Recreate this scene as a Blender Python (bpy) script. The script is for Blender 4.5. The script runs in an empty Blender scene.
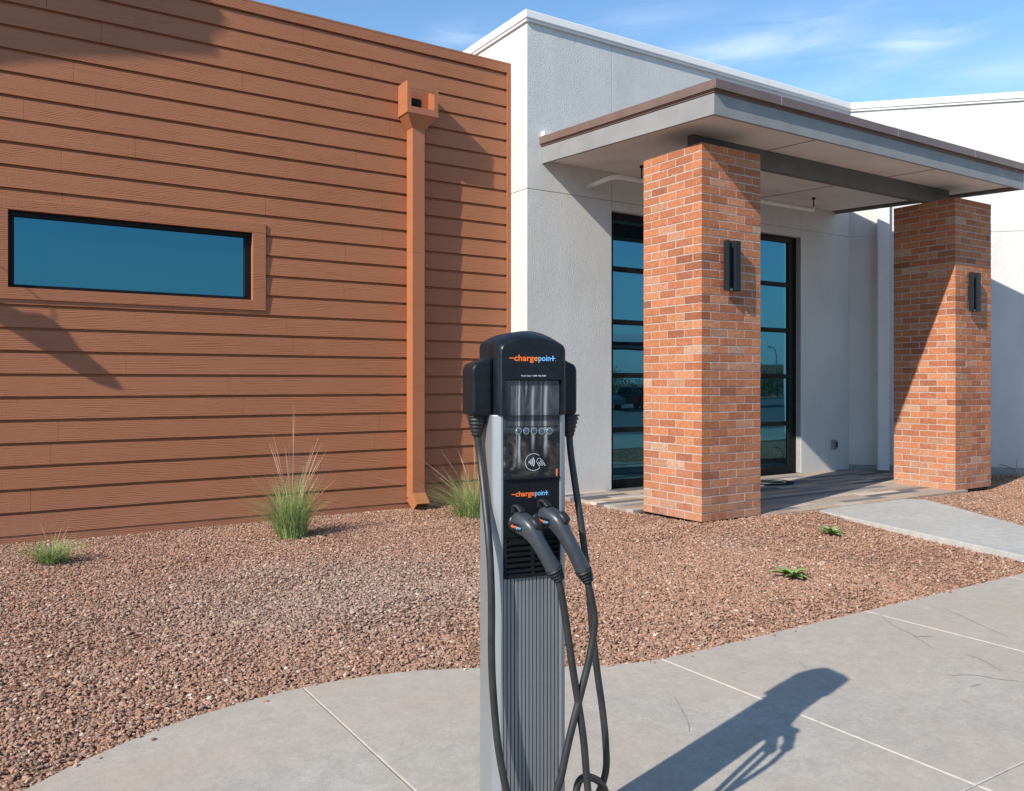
import bpy, bmesh, math, random
import numpy as np
from mathutils import Vector, Matrix, noise as mnoise

R = math.radians
rnd = random.Random(7)
scene = bpy.context.scene

# ------------------------------------------------------------------ camera, world, sun, exposure
CAM_H, F_PX, CX, HY = 1.6, 839.0, 512.0, 383.0
YAW = R(32.74)
COS, SIN = math.cos(YAW), math.sin(YAW)
cd = bpy.data.cameras.new('camera')
cam = bpy.data.objects.new('camera', cd)
scene.collection.objects.link(cam)
cam.location = (0, 0, CAM_H)
cam.rotation_euler = (R(90), 0, -YAW)
cd.sensor_width = 36
cd.lens = F_PX / 1024 * 36
cd.shift_y = -(395.5 - HY) / 1024
cd.clip_start = 0.05
cd.clip_end = 2000
scene.camera = cam

SUN = Vector((1.40, 0.390, -1.0)).normalized()      # direction the light travels
w = bpy.data.worlds.new('World')
scene.world = w
w.use_nodes = True
nt = w.node_tree
nt.nodes.clear()
wo = nt.nodes.new('ShaderNodeOutputWorld')
bg = nt.nodes.new('ShaderNodeBackground')
bg.inputs['Strength'].default_value = 0.14
sky = nt.nodes.new('ShaderNodeTexSky')
sky.sky_type = 'NISHITA'
sky.sun_disc = False
sky.sun_elevation = math.asin(-SUN.z)
sky.sun_rotation = math.atan2(-SUN.x, -SUN.y) % (2 * math.pi)
sky.air_density = 1.0
sky.dust_density = 0.1
sky.ozone_density = 1.3
# thin high clouds in the sky
tc = nt.nodes.new('ShaderNodeTexCoord')


def wmath(op, a, b=None, clamp=False):
    n = nt.nodes.new('ShaderNodeMath')
    n.operation = op
    n.use_clamp = clamp
    for i, q in enumerate((a, b)):
        if q is None:
            continue
        if isinstance(q, (int, float)):
            n.inputs[i].default_value = q
        else:
            nt.links.new(q, n.inputs[i])
    return n.outputs[0]


mp = nt.nodes.new('ShaderNodeMapping')
mp.inputs['Scale'].default_value = (4.0, 4.0, 22.0)
nt.links.new(tc.outputs['Generated'], mp.inputs['Vector'])
ns = nt.nodes.new('ShaderNodeTexNoise')
ns.inputs['Scale'].default_value = 2.2
ns.inputs['Detail'].default_value = 6
ns.inputs['Roughness'].default_value = 0.55
ns.inputs['Distortion'].default_value = 0.5
nt.links.new(mp.outputs[0], ns.inputs['Vector'])


def pix_dir(x, y):
    t = (x - CX) / F_PX
    return Vector((t * COS + SIN, COS - t * SIN, (HY - y) / F_PX)).normalized()


total = None
sx = nt.nodes.new('ShaderNodeSeparateXYZ')
nt.links.new(tc.outputs['Generated'], sx.inputs[0])
for (px, py, wx, wz, amp) in ((760, 47, .095, .022, 1.0), (925, 38, .055, .013, 1.0), (985, 78, .12, .020, .55),
                              (615, 28, .09, .012, .5), (465, 38, .04, .014, .55), (850, 84, .08, .012, .4)):
    d0 = pix_dir(px, py)
    side = Vector((d0.y, -d0.x, 0)).normalized()
    dt = nt.nodes.new('ShaderNodeVectorMath')
    dt.operation = 'DOT_PRODUCT'
    nt.links.new(tc.outputs['Generated'], dt.inputs[0])
    dt.inputs[1].default_value = side
    a = wmath('DIVIDE', dt.outputs['Value'], wx)
    tilt = wmath('MULTIPLY', dt.outputs['Value'], .10)
    b = wmath('DIVIDE', wmath('SUBTRACT', wmath('SUBTRACT', sx.outputs['Z'], d0.z), tilt), wz)
    r2 = wmath('ADD', wmath('MULTIPLY', a, a), wmath('MULTIPLY', b, b))
    g = wmath('MULTIPLY', wmath('EXPONENT', wmath('MULTIPLY', r2, -1.0)), amp)
    fwd = nt.nodes.new('ShaderNodeVectorMath')
    fwd.operation = 'DOT_PRODUCT'
    nt.links.new(tc.outputs['Generated'], fwd.inputs[0])
    fwd.inputs[1].default_value = d0
    g = wmath('MULTIPLY', g, wmath('GREATER_THAN', fwd.outputs['Value'], 0.0))
    total = g if total is None else wmath('ADD', total, g)
nz = wmath('MULTIPLY', wmath('SUBTRACT', ns.outputs['Fac'], 0.33), 3.0, True)
back = wmath('MULTIPLY', wmath('SUBTRACT', ns.outputs['Fac'], 0.60), 0.2, True)
cl = wmath('MINIMUM', wmath('ADD', wmath('MULTIPLY', wmath('MULTIPLY', nz, total), 0.5), back), 0.85)
mx = nt.nodes.new('ShaderNodeMixRGB')
nt.links.new(cl, mx.inputs['Fac'])
hs_ = nt.nodes.new('ShaderNodeHueSaturation')
hs_.inputs['Saturation'].default_value = 1.06
nt.links.new(sky.outputs[0], hs_.inputs['Color'])
tint = nt.nodes.new('ShaderNodeMixRGB')
tint.blend_type = 'MULTIPLY'
tint.inputs['Fac'].default_value = 1
tint.inputs['Color2'].default_value = (0.94, 1.12, 1.17, 1)
nt.links.new(hs_.outputs[0], tint.inputs['Color1'])
# pale blue air low over the horizon
low = wmath('POWER', wmath('SUBTRACT', 1.0, wmath('DIVIDE', wmath('ABSOLUTE', sx.outputs['Z']), 0.27), True), 1.4)
hz_ = nt.nodes.new('ShaderNodeMixRGB')
nt.links.new(wmath('MULTIPLY', low, 0.8), hz_.inputs['Fac'])
nt.links.new(tint.outputs[0], hz_.inputs['Color1'])
hz_.inputs['Color2'].default_value = (1.55, 2.5, 3.7, 1)
nt.links.new(hz_.outputs[0], mx.inputs['Color1'])
mx.inputs['Color2'].default_value = (5.6, 6.3, 7.4, 1)
nt.links.new(mx.outputs[0], bg.inputs['Color'])
nt.links.new(bg.outputs[0], wo.inputs['Surface'])

sl = bpy.data.lights.new('sun', 'SUN')
sl.energy = 5.0
sl.angle = R(0.53)
sl.color = (1.0, 0.925, 0.81)
so = bpy.data.objects.new('sun', sl)
scene.collection.objects.link(so)
so.rotation_euler = SUN.to_track_quat('-Z', 'Y').to_euler()
so.location = (-20, -8, 20)

vs = scene.view_settings
vs.view_transform = 'Standard'
vs.look = 'None'
vs.exposure = 0.42
vs.gamma = 1
vs.use_curve_mapping = False
scene.render.engine = 'CYCLES'
scene.cycles.max_bounces = 8
scene.cycles.transparent_max_bounces = 8
scene.cycles.use_denoising = True

# ------------------------------------------------------------------ helpers


def at(x, y, pos_v=None, z=None):
    """world point seen at a pixel, on the plane v = pos_v or at height z"""
    t = (x - CX) / F_PX
    if z is not None:
        d = (CAM_H - z) * F_PX / (y - HY)
        return Vector((d * (t * COS + SIN), d * (COS - t * SIN), z))
    d = pos_v / (COS - t * SIN)
    return Vector((d * (t * COS + SIN), pos_v, CAM_H + (HY - y) / F_PX * d))


class MB:
    """collects shapes, then links them as one mesh object"""

    def __init__(s):
        s.v, s.f, s.c, s.m, s.sm = [], [], [], [], []

    def add(s, vs_, fs_, col=None, mi=0, smooth=False):
        o = len(s.v)
        s.v += [tuple(q) for q in vs_]
        for f in fs_:
            s.f.append(tuple(i + o for i in f))
            s.c.append(col)
            s.m.append(mi)
            s.sm.append(smooth)
        return s

    def box(s, a, b, col=None, mi=0, M=None):
        x0, y0, z0 = a
        x1, y1, z1 = b
        p = [Vector(q) for q in ((x0, y0, z0), (x1, y0, z0), (x1, y1, z0), (x0, y1, z0), (x0, y0, z1), (x1, y0, z1), (x1, y1, z1), (x0, y1, z1))]
        if M is not None:
            p = [M @ q for q in p]
        return s.add(p, ((0, 3, 2, 1), (4, 5, 6, 7), (0, 1, 5, 4), (1, 2, 6, 5), (2, 3, 7, 6), (3, 0, 4, 7)), col, mi)

    def prism(s, poly, a, b, axis='z', col=None, mi=0, M=None, smooth=False):
        """extrude a 2-D outline between a and b along an axis"""
        def P(p, h):
            if axis == 'z':
                q = Vector((p[0], p[1], h))
            elif axis == 'y':
                q = Vector((p[0], h, p[1]))
            else:
                q = Vector((h, p[0], p[1]))
            return M @ q if M is not None else q
        n = len(poly)
        vv = [P(p, a) for p in poly] + [P(p, b) for p in poly]
        s.add(vv, [tuple(reversed(range(n))), tuple(range(n, 2 * n))], col, mi, False)
        o = len(s.v) - 2 * n
        for i in range(n):
            j = (i + 1) % n
            s.f.append((o + i, o + j, o + n + j, o + n + i))
            s.c.append(col); s.m.append(mi); s.sm.append(smooth)
        return s

    def loft(s, pts, radii, n=16, up=Vector((0, 0, 1)), cap=True, mi=0, col=None, power=2.0):
        """tube through points, radii may be (side, up) pairs"""
        pts = [Vector(p) for p in pts]
        rings = []
        prev = None
        for i, p in enumerate(pts):
            t = (pts[min(i + 1, len(pts) - 1)] - pts[max(i - 1, 0)]).normalized()
            if prev is None:
                a = t.cross(up)
                if a.length < 1e-3:
                    a = t.cross(Vector((1, 0, 0)))
            else:
                a = prev - t * prev.dot(t)
            a.normalize()
            prev = a
            b = a.cross(t).normalized()
            r = radii[i] if isinstance(radii, (list, tuple)) else radii
            ra, rb = r if isinstance(r, (list, tuple)) else (r, r)
            ring = []
            for k in range(n):
                th = 2 * math.pi * k / n
                c_, s_ = math.cos(th), math.sin(th)
                e = 2.0 / power
                ring.append(p + a * ra * math.copysign(abs(c_) ** e, c_) + b * rb * math.copysign(abs(s_) ** e, s_))
            rings.append(ring)
        vv = [q for r_ in rings for q in r_]
        ff = []
        for i in range(len(rings) - 1):
            for k in range(n):
                k2 = (k + 1) % n
                ff.append((i * n + k, i * n + k2, (i + 1) * n + k2, (i + 1) * n + k))
        if cap:
            ff.append(tuple(reversed(range(n))))
            ff.append(tuple((len(rings) - 1) * n + k for k in range(n)))
        return s.add(vv, ff, col, mi, True)

    def build(s, name, mats, parent=None, loc=None, bevel=0, seg=2, sub=0, autosmooth=True):
        me = bpy.data.meshes.new(name)
        me.from_pydata([tuple(q) for q in s.v], [], s.f)
        if not isinstance(mats, (list, tuple)):
            mats = [mats]
        for m_ in mats:
            me.materials.append(m_)
        me.polygons.foreach_set('material_index', s.m)
        me.polygons.foreach_set('use_smooth', s.sm)
        if any(c is not None for c in s.c):
            ca = me.color_attributes.new('Col', 'FLOAT_COLOR', 'CORNER')
            arr = []
            for p, c in zip(me.polygons, s.c):
                c = c or (1, 1, 1)
                arr += [c[0], c[1], c[2], 1.0] * p.loop_total
            ca.data.foreach_set('color', arr)
        me.update()
        o = bpy.data.objects.new(name, me)
        scene.collection.objects.link(o)
        if parent:
            o.parent = parent
        if loc:
            o.location = loc
        if bevel:
            b = o.modifiers.new('bevel', 'BEVEL')
            b.width = bevel
            b.segments = seg
            b.limit_method = 'ANGLE'
            b.angle_limit = R(35)
            b.harden_normals = False
        if sub:
            b = o.modifiers.new('sub', 'SUBSURF')
            b.levels = b.render_levels = sub
        return o


def tag(o, label=None, cat=None, group=None, kind=None):
    if label: o['label'] = label
    if cat: o['category'] = cat
    if group: o['group'] = group
    if kind: o['kind'] = kind
    return o


def empty(name, loc=(0, 0, 0), rz=0.0):
    o = bpy.data.objects.new(name, None)
    scene.collection.objects.link(o)
    o.location = loc
    o.rotation_euler.z = rz
    o.empty_display_size = 0.1
    return o


def copy_tree(o, parent=None):
    c = o.copy()
    scene.collection.objects.link(c)
    if parent:
        c.parent = parent
    for ch in [q for q in bpy.data.objects if q.parent == o]:
        copy_tree(ch, c)
    return c


def spline(pts, n=12):
    """Catmull-Rom through points"""
    P = [Vector(p) for p in pts]
    P = [2 * P[0] - P[1]] + P + [2 * P[-1] - P[-2]]
    out = []
    for i in range(1, len(P) - 2):
        for k in range(n):
            t = k / n
            a, b, c, d = P[i - 1], P[i], P[i + 1], P[i + 2]
            out.append(0.5 * ((2 * b) + (c - a) * t + (2 * a - 5 * b + 4 * c - d) * t * t + (3 * b - a - 3 * c + d) * t ** 3))
    out.append(P[-2])
    return out


def text_mb(mb, body, x, z, width, height, y, mi=0, bold=0.0):
    """flat lettering facing -y, its box starting at (x, z)"""
    cu = bpy.data.curves.new('lettering', 'FONT')
    cu.body = body
    cu.size = 1
    cu.offset = bold
    cu.resolution_u = 3
    ob = bpy.data.objects.new('lettering', cu)
    scene.collection.objects.link(ob)
    dg = bpy.context.evaluated_depsgraph_get()
    me = bpy.data.meshes.new_from_object(ob.evaluated_get(dg))
    vv = [v.co.copy() for v in me.vertices]
    x0, x1 = min(v.x for v in vv), max(v.x for v in vv)
    y0, y1 = min(v.y for v in vv), max(v.y for v in vv)
    k = height if height else width / (x1 - x0)
    out = [Vector((x + (v.x - x0) / (x1 - x0) * width, y, z + v.y * k)) for v in vv]
    mb.add(out, [tuple(p.vertices) for p in me.polygons], None, mi)
    bpy.data.objects.remove(ob)
    bpy.data.meshes.remove(me)


# ------------------------------------------------------------------ materials
class NT:
    def __init__(s, name, rough=0.6, spec=0.5, metal=0.0):
        s.m = bpy.data.materials.new(name)
        s.m.use_nodes = True
        s.t = s.m.node_tree
        s.b = s.t.nodes['Principled BSDF']
        s.b.inputs['Roughness'].default_value = rough
        s.b.inputs['Specular IOR Level'].default_value = spec
        s.b.inputs['Metallic'].default_value = metal
        s.tc = s.t.nodes.new('ShaderNodeTexCoord')
        s.nrm = None

    def set(s, sock, val):
        if isinstance(val, (int, float)):
            s.b.inputs[sock].default_value = val
        elif isinstance(val, tuple):
            s.b.inputs[sock].default_value = (*val, 1)
        else:
            s.t.links.new(val, s.b.inputs[sock])

    def link(s, a, b):
        s.t.links.new(a, b)

    def vec(s, scale=(1, 1, 1), loc=(0, 0, 0), rot=(0, 0, 0), src='Object'):
        n = s.t.nodes.new('ShaderNodeMapping')
        n.inputs['Scale'].default_value = scale
        n.inputs['Location'].default_value = loc
        n.inputs['Rotation'].default_value = rot
        s.link(s.tc.outputs[src], n.inputs['Vector'])
        return n.outputs[0]

    def noise(s, v, scale, detail=4, rough=.55, dist=0.0):
        n = s.t.nodes.new('ShaderNodeTexNoise')
        s.link(v, n.inputs['Vector'])
        n.inputs['Scale'].default_value = scale
        n.inputs['Detail'].default_value = detail
        n.inputs['Roughness'].default_value = rough
        n.inputs['Distortion'].default_value = dist
        return n.outputs['Fac']

    def ramp(s, fac, stops, interp='LINEAR'):
        n = s.t.nodes.new('ShaderNodeValToRGB')
        n.color_ramp.interpolation = interp
        e = n.color_ramp.elements
        while len(e) < len(stops):
            e.new(0.5)
        for el, (p, c) in zip(e, stops):
            el.position = p
            el.color = (*c, 1) if isinstance(c, tuple) else (c, c, c, 1)
        s.link(fac, n.inputs['Fac'])
        return n.outputs['Color']

    def mix(s, fac, a, b, mode='MIX'):
        n = s.t.nodes.new('ShaderNodeMixRGB')
        n.blend_type = mode
        for i, q in ((0, fac), (1, a), (2, b)):
            if isinstance(q, (int, float)):
                n.inputs[i].default_value = q if i == 0 else (q, q, q, 1)
            elif isinstance(q, tuple):
                n.inputs[i].default_value = (*q, 1)
            else:
                s.link(q, n.inputs[i])
        return n.outputs[0]

    def math(s, op, a, b=None, c=None, clamp=False):
        n = s.t.nodes.new('ShaderNodeMath')
        n.operation = op
        n.use_clamp = clamp
        for i, q in enumerate((a, b, c)):
            if q is None: continue
            if isinstance(q, (int, float)):
                n.inputs[i].default_value = q
            else:
                s.link(q, n.inputs[i])
        return n.outputs[0]

    def bump(s, h, dist=.01, strength=1.0):
        n = s.t.nodes.new('ShaderNodeBump')
        n.inputs['Distance'].default_value = dist
        n.inputs['Strength'].default_value = strength
        s.link(h, n.inputs['Height'])
        if s.nrm is not None:
            s.link(s.nrm, n.inputs['Normal'])
        s.nrm = n.outputs[0]
        s.link(s.nrm, s.b.inputs['Normal'])

    def attr(s, name='Col'):
        n = s.t.nodes.new('ShaderNodeAttribute')
        n.attribute_name = name
        return n.outputs['Color']

    def xyz(s, src='Object'):
        n = s.t.nodes.new('ShaderNodeSeparateXYZ')
        s.link(s.tc.outputs[src], n.inputs[0])
        return n.outputs


def simple(name, col, rough=.5, spec=.5, metal=0.0, var=.08, vscale=12, bump=0.0, bscale=200):
    m = NT(name, rough, spec, metal)
    n = m.noise(m.vec(), vscale, 5)
    lo = tuple(c * (1 - var) for c in col)
    hi = tuple(min(1, c * (1 + var)) for c in col)
    m.set('Base Color', m.ramp(n, ((.3, lo), (.7, hi))))
    if bump:
        m.bump(m.noise(m.vec(), bscale, 3), bump, .6)
    return m.m


BROWN = (.338, .127, .059)


def mat_siding():
    m = NT('brown_embossed_board', .62, .35)
    g1 = m.noise(m.vec((3.0, 1, 60)), 1.6, 6, .62, 1.3)
    g2 = m.noise(m.vec((120, 1, 14)), 1.0, 3, .5)
    g3 = m.noise(m.vec((1.1, 1, 9)), 1.0, 3, .5, 2.5)
    wv = m.t.nodes.new('ShaderNodeTexWave')
    wv.bands_direction = 'Z'
    wv.inputs['Scale'].default_value = 1.0
    wv.inputs['Distortion'].default_value = 9
    wv.inputs['Detail'].default_value = 3
    wv.inputs['Detail Scale'].default_value = .6
    m.link(m.vec((.55, 1, 17)), wv.inputs['Vector'])
    h = m.mix(.35, g1, g2)
    h = m.mix(m.math('MULTIPLY', m.ramp(g3, ((.45, 0.), (.62, 1.))), .55), h, wv.outputs['Color'])
    m.bump(h, .0058, .9)
    big = m.noise(m.vec((.5, 1, .8)), 1.0, 4)
    spot = m.noise(m.vec((2, 1, 12)), 3.0, 5)
    c = m.ramp(big, ((.3, tuple(q * .93 for q in BROWN)), (.7, tuple(q * 1.07 for q in BROWN))))
    c = m.mix(m.math('MULTIPLY', spot, .25), c, (.41, .175, .10))
    # faded, dusty patch beside the grass
    xy = m.xyz()
    dx = m.math('DIVIDE', m.math('SUBTRACT', xy[0], 3.4), .45)
    dz = m.math('DIVIDE', m.math('SUBTRACT', xy[2], .55), .35)
    rr = m.math('ADD', m.math('MULTIPLY', dx, dx), m.math('MULTIPLY', dz, dz))
    f = m.math('MULTIPLY', m.math('SUBTRACT', 1.0, rr, clamp=True), m.math('MULTIPLY', spot, .45))
    c = m.mix(f, c, (.30, .20, .17))
    # splash dust near the ground
    low = m.math('SUBTRACT', 1.0, m.math('DIVIDE', xy[2], .55), clamp=True)
    c = m.mix(m.math('MULTIPLY', low, m.math('MULTIPLY', m.noise(m.vec(), 4, 5), .5)), c, (.36, .19, .13))
    m.set('Base Color', c)
    return m.m


def mat_stucco(name, col, amount=1.0):
    m = NT(name, .85, .2)
    n1 = m.noise(m.vec(), 55, 5, .6)
    n2 = m.noise(m.vec(), 9, 4, .55)
    m.bump(n1, .008 * amount, .9)
    m.bump(n2, .006 * amount, .5)
    b = m.noise(m.vec((.8, .8, .4)), 1.3, 6, .62)
    s_ = m.noise(m.vec((3.0, 3.0, .3)), 1.5, 5, .6)
    c = m.ramp(b, ((.3, tuple(q * .86 for q in col)), (.7, tuple(min(1, q * 1.04) for q in col))))
    c = m.mix(m.math('MULTIPLY', m.ramp(s_, ((.5, 0.), (.8, 1.))), .12), c, tuple(q * .75 for q in col))
    z = m.xyz()[2]
    low = m.math('SUBTRACT', 1.0, m.math('DIVIDE', z, .45), clamp=True)
    c = m.mix(m.math('MULTIPLY', low, .35), c, (.50, .42, .36))
    m.set('Base Color', c)
    return m.m


def mat_brick():
    m = NT('clay_brick', .85, .2)
    col = m.attr()
    n = m.noise(m.vec((1, 1, 1)), 38, 6, .7)
    n2 = m.noise(m.vec((1, 1, 4)), 9, 3)
    c = m.mix(.6, col, m.ramp(n, ((.3, .5), (.7, 1.45))), 'MULTIPLY')
    c = m.mix(.25, c, m.ramp(n2, ((.3, .7), (.7, 1.2))), 'MULTIPLY')
    # pale lime bloom towards the foot and small white specks
    z = m.xyz()[2]
    low = m.math('SUBTRACT', 1.0, m.math('DIVIDE', z, 1.0), clamp=True)
    f = m.math('MULTIPLY', m.math('POWER', low, 1.3), m.ramp(m.noise(m.vec(), 4.5, 4), ((.40, .0), (.58, 1.))))
    c = m.mix(m.math('MULTIPLY', f, .5), c, (.37, .25, .19))
    sp = m.ramp(m.noise(m.vec(), 26, 2), ((.74, 0.), (.78, 1.)))
    c = m.mix(m.math('MULTIPLY', sp, .5), c, (.6, .52, .46))
    m.set('Base Color', c)
    m.bump(n, .004, .8)
    return m.m


def mat_concrete(name, col, joint_lines=False, brown=.5):
    m = NT(name, .82, .25)
    n1 = m.noise(m.vec(), 1.1, 6, .6)
    n2 = m.noise(m.vec(), 9, 5, .6)
    n3 = m.noise(m.vec(), 180, 3, .6)
    n4 = m.noise(m.vec((1, 1, 1), (7, 3, 0)), 34, 5, .7)
    c = m.ramp(n1, ((.3, tuple(q * .93 for q in col)), (.7, tuple(q * 1.06 for q in col))))
    c = m.mix(.7, c, m.ramp(n2, ((.3, .84), (.7, 1.14))), 'MULTIPLY')
    c = m.mix(.8, c, m.ramp(n4, ((.3, .84), (.7, 1.14))), 'MULTIPLY')
    c = m.mix(.6, c, m.ramp(n3, ((.35, .75), (.65, 1.22))), 'MULTIPLY')
    br = m.ramp(m.noise(m.vec((1, 1, 1), (3, 9, 0)), .8, 4), ((.42, 0.), (.66, 1.)))
    c = m.mix(m.math('MULTIPLY', br, brown), c, (.40, .325, .26))
    pit = m.ramp(m.noise(m.vec(), 60, 2, .5), ((.25, 1.), (.285, 0.)))
    c = m.mix(m.math('MULTIPLY', pit, .4), c, (.16, .12, .10))
    st = m.ramp(m.noise(m.vec((1, 1, 1), (1.7, .4, 0)), 6.5, 2, .4), ((.745, 0.), (.77, 1.)))
    c = m.mix(m.math('MULTIPLY', st, .45), c, (.30, .17, .11))
    if joint_lines:
        xy = m.xyz()
        wob = m.math('MULTIPLY', m.math('SUBTRACT', m.noise(m.vec(), 14, 4), .5), .012)
        mask = None
        for ax, val, lo in ((0, 3.36, 0), (0, 5.27, 0), (0, 7.2, 0), (1, 1.81, 2.6)):
            dd = m.math('ABSOLUTE', m.math('ADD', m.math('SUBTRACT', xy[ax], val), wob))
            q = m.math('SUBTRACT', 1.0, m.math('DIVIDE', dd, .0085), clamp=True)
            if lo:
                q = m.math('MULTIPLY', q, m.math('GREATER_THAN', xy[0], lo))
            mask = q if mask is None else m.math('MAXIMUM', mask, q)
        mask = m.math('MULTIPLY', mask, m.ramp(n4, ((.3, .55), (.6, 1.5))), clamp=True)
        c = m.mix(m.math('MULTIPLY', mask, .48), c, (.60, .58, .55))
        # dirt washed out of the gravel along the edge
        e = m.math('SUBTRACT', 1.0, m.math('DIVIDE', m.math('ABSOLUTE', m.math('SUBTRACT', xy[1], 3.75)), .45), clamp=True)
        c = m.mix(m.math('MULTIPLY', e, m.math('MULTIPLY', n2, .55)), c, (.42, .33, .27))
    m.set('Base Color', c)
    m.bump(n3, .0025, .6)
    m.bump(n4, .003, .4)
    return m.m


def mat_glass(name, tint, rough=.015, body=(.004, .006, .008)):
    """tinted solar-control glass: mirror coat over dark body"""
    m = bpy.data.materials.new(name)
    m.use_nodes = True
    t = m.node_tree
    t.nodes.clear()
    o = t.nodes.new('ShaderNodeOutputMaterial')
    g = t.nodes.new('ShaderNodeBsdfGlossy')
    g.inputs['Color'].default_value = (*tint, 1)
    g.inputs['Roughness'].default_value = rough
    d = t.nodes.new('ShaderNodeBsdfDiffuse')
    d.inputs['Color'].default_value = (*body, 1)
    tcn = t.nodes.new('ShaderNodeTexCoord')
    n = t.nodes.new('ShaderNodeTexNoise')
    n.inputs['Scale'].default_value = 1.1
    n.inputs['Detail'].default_value = 1
    t.links.new(tcn.outputs['Object'], n.inputs['Vector'])
    b = t.nodes.new('ShaderNodeBump')
    b.inputs['Distance'].default_value = .004
    b.inputs['Strength'].default_value = .35
    t.links.new(n.outputs['Fac'], b.inputs['Height'])
    t.links.new(b.outputs[0], g.inputs['Normal'])
    a = t.nodes.new('ShaderNodeAddShader')
    t.links.new(g.outputs[0], a.inputs[0])
    t.links.new(d.outputs[0], a.inputs[1])
    t.links.new(a.outputs[0], o.inputs['Surface'])
    return m


def mat_attr(name, rough=.8, spec=.25, var=.5, scale=30, bump=.003):
    m = NT(name, rough, spec)
    n = m.noise(m.vec(), scale, 5, .65)
    m.set('Base Color', m.mix(var, m.attr(), m.ramp(n, ((.3, .7), (.7, 1.25))), 'MULTIPLY'))
    if bump:
        m.bump(n, bump, .6)
    return m.m


def mat_stone():
    m = NT('crushed_granite', .9, .15)
    oi = m.t.nodes.new('ShaderNodeObjectInfo')
    r = oi.outputs['Random']
    c = m.ramp(r, ((0, (0.117, 0.076, 0.056)), (.12, (0.277, 0.151, 0.101)), (.30, (0.369, 0.197, 0.129)), (.46, (0.282, 0.178, 0.129)),
                   (.60, (0.405, 0.214, 0.136)), (.74, (0.258, 0.185, 0.145)), (.86, (0.357, 0.237, 0.177)), (.96, (0.455, 0.305, 0.224)), (1, (0.603, 0.486, 0.399))))
    g = m.ramp(r, ((0, (0.135, 0.103, 0.084)), (.3, (0.301, 0.211, 0.166)), (.6, (0.369, 0.254, 0.196)), (.85, (0.344, 0.269, 0.224)), (1, (0.528, 0.430, 0.362))))
    geo = m.t.nodes.new('ShaderNodeNewGeometry')
    mpn = m.t.nodes.new('ShaderNodeMapping')
    m.link(geo.outputs['Position'], mpn.inputs['Vector'])
    n = m.noise(mpn.outputs[0], .55, 3, .5)
    sp = m.t.nodes.new('ShaderNodeSeparateXYZ')
    m.link(geo.outputs['Position'], sp.inputs[0])
    dx = m.math('DIVIDE', m.math('SUBTRACT', sp.outputs[0], 2.4), 1.9)
    dy = m.math('DIVIDE', m.math('SUBTRACT', sp.outputs[1], 6.3), 1.5)
    rr = m.math('ADD', m.math('MULTIPLY', dx, dx), m.math('MULTIPLY', dy, dy))
    patch = m.math('SUBTRACT', 1.15, rr, clamp=True)
    fac = m.math('MAXIMUM', m.math('MULTIPLY', patch, m.math('MULTIPLY', n, 1.2)), m.ramp(n, ((.58, 0.), (.72, .5))), clamp=True)
    c = m.mix(fac, c, g)
    fn = m.noise(m.vec(), 60, 4, .6)
    c = m.mix(.4, c, m.ramp(fn, ((.3, .75), (.7, 1.2))), 'MULTIPLY')
    m.set('Base Color', c)
    return m.m


def mat_grass(name, a, b, trans=.25):
    m = NT(name, .6, .3)
    m.set('Base Color', m.mix(.35, m.attr(), m.ramp(m.noise(m.vec(), 20, 3), ((.3, a), (.7, b)))))
    m.b.inputs['Subsurface Weight'].default_value = 0.0
    return m.m


M = {}
M['siding'] = mat_siding()
M['brown_metal'] = simple('brown_painted_metal', (.355, .13, .058), .42, .5, var=.05, vscale=5, bump=.0006, bscale=60)
M['brown_trim'] = M['siding']
M['stucco'] = mat_stucco('white_stucco', (.60, .597, .585))
M['joint'] = simple('joint_grey', (.30, .29, .28), .9, .1)  # plain darker grey for joint backing and foundation strip
M['coping'] = simple('white_coping_metal', (.80, .79, .77), .45, .4, var=.03)
M['white_metal'] = simple('white_painted_metal', (.70, .70, .70), .5, .4, var=.03)
M['brick'] = mat_brick()
M['mortar'] = simple('mortar', (.38, .355, .335), .95, .1, var=.2, vscale=40, bump=.003, bscale=120)
M['glass'] = mat_glass('tinted_window_glass', (.045, .155, .21))
M['glass_door'] = mat_glass('tinted_storefront_glass', (.06, .175, .235))
M['black_frame'] = simple('black_anodised_frame', (.006, .007, .008), .5, .18, var=.1)
M['sconce'] = simple('charcoal_powder_coat', (.010, .014, .020), .5, .25, var=.08)
M['fascia'] = simple('grey_painted_board', (.235, .235, .235), .6, .3, var=.10, vscale=3, bump=.001, bscale=20)
M['cap'] = simple('dark_bronze_flashing', (.155, .10, .082), .38, .5, var=.12, vscale=4)
M['beam'] = simple('dark_grey_steel', (.115, .115, .112), .55, .4, var=.15, vscale=2.5)
M['soffit'] = mat_stucco('soffit_plaster', (.86, .79, .74), .5)
M['pipe'] = simple('offwhite_pipe', (.78, .75, .72), .5, .4)
M['concrete'] = mat_concrete('sidewalk_concrete', (.375, .346, .305), True)
M['concrete_path'] = mat_concrete('path_concrete', (.40, .39, .37), False, .08)
M['joint_dirt'] = simple('joint_dirt', (.13, .10, .085), .95, .1, var=.3, vscale=30)
M['scuff'] = simple('scuffed_concrete', (.27, .26, .25), .85, .2, var=.3, vscale=30)
M['paver'] = mat_attr('plank_paver', .8, .25, .45, 25, .003)
M['stone'] = mat_stone()
M['soil'] = None
m_ = NT('gravel_fines', .95, .1)
m_.set('Base Color', m_.ramp(m_.noise(m_.vec(), 60, 6, .7), ((.3, (.20, .115, .080)), (.5, (.31, .180, .128)), (.75, (.40, .25, .18)))))
m_.bump(m_.noise(m_.vec(), 45, 5, .7), .02, .9)
M['soil'] = m_.m
m_ = NT('desert_ground', .95, .1)
m_.set('Base Color', m_.ramp(m_.noise(m_.vec(), .15, 8, .7), ((.3, (.20, .13, .09)), (.7, (.38, .28, .2)))))
M['desert'] = m_.m
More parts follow.
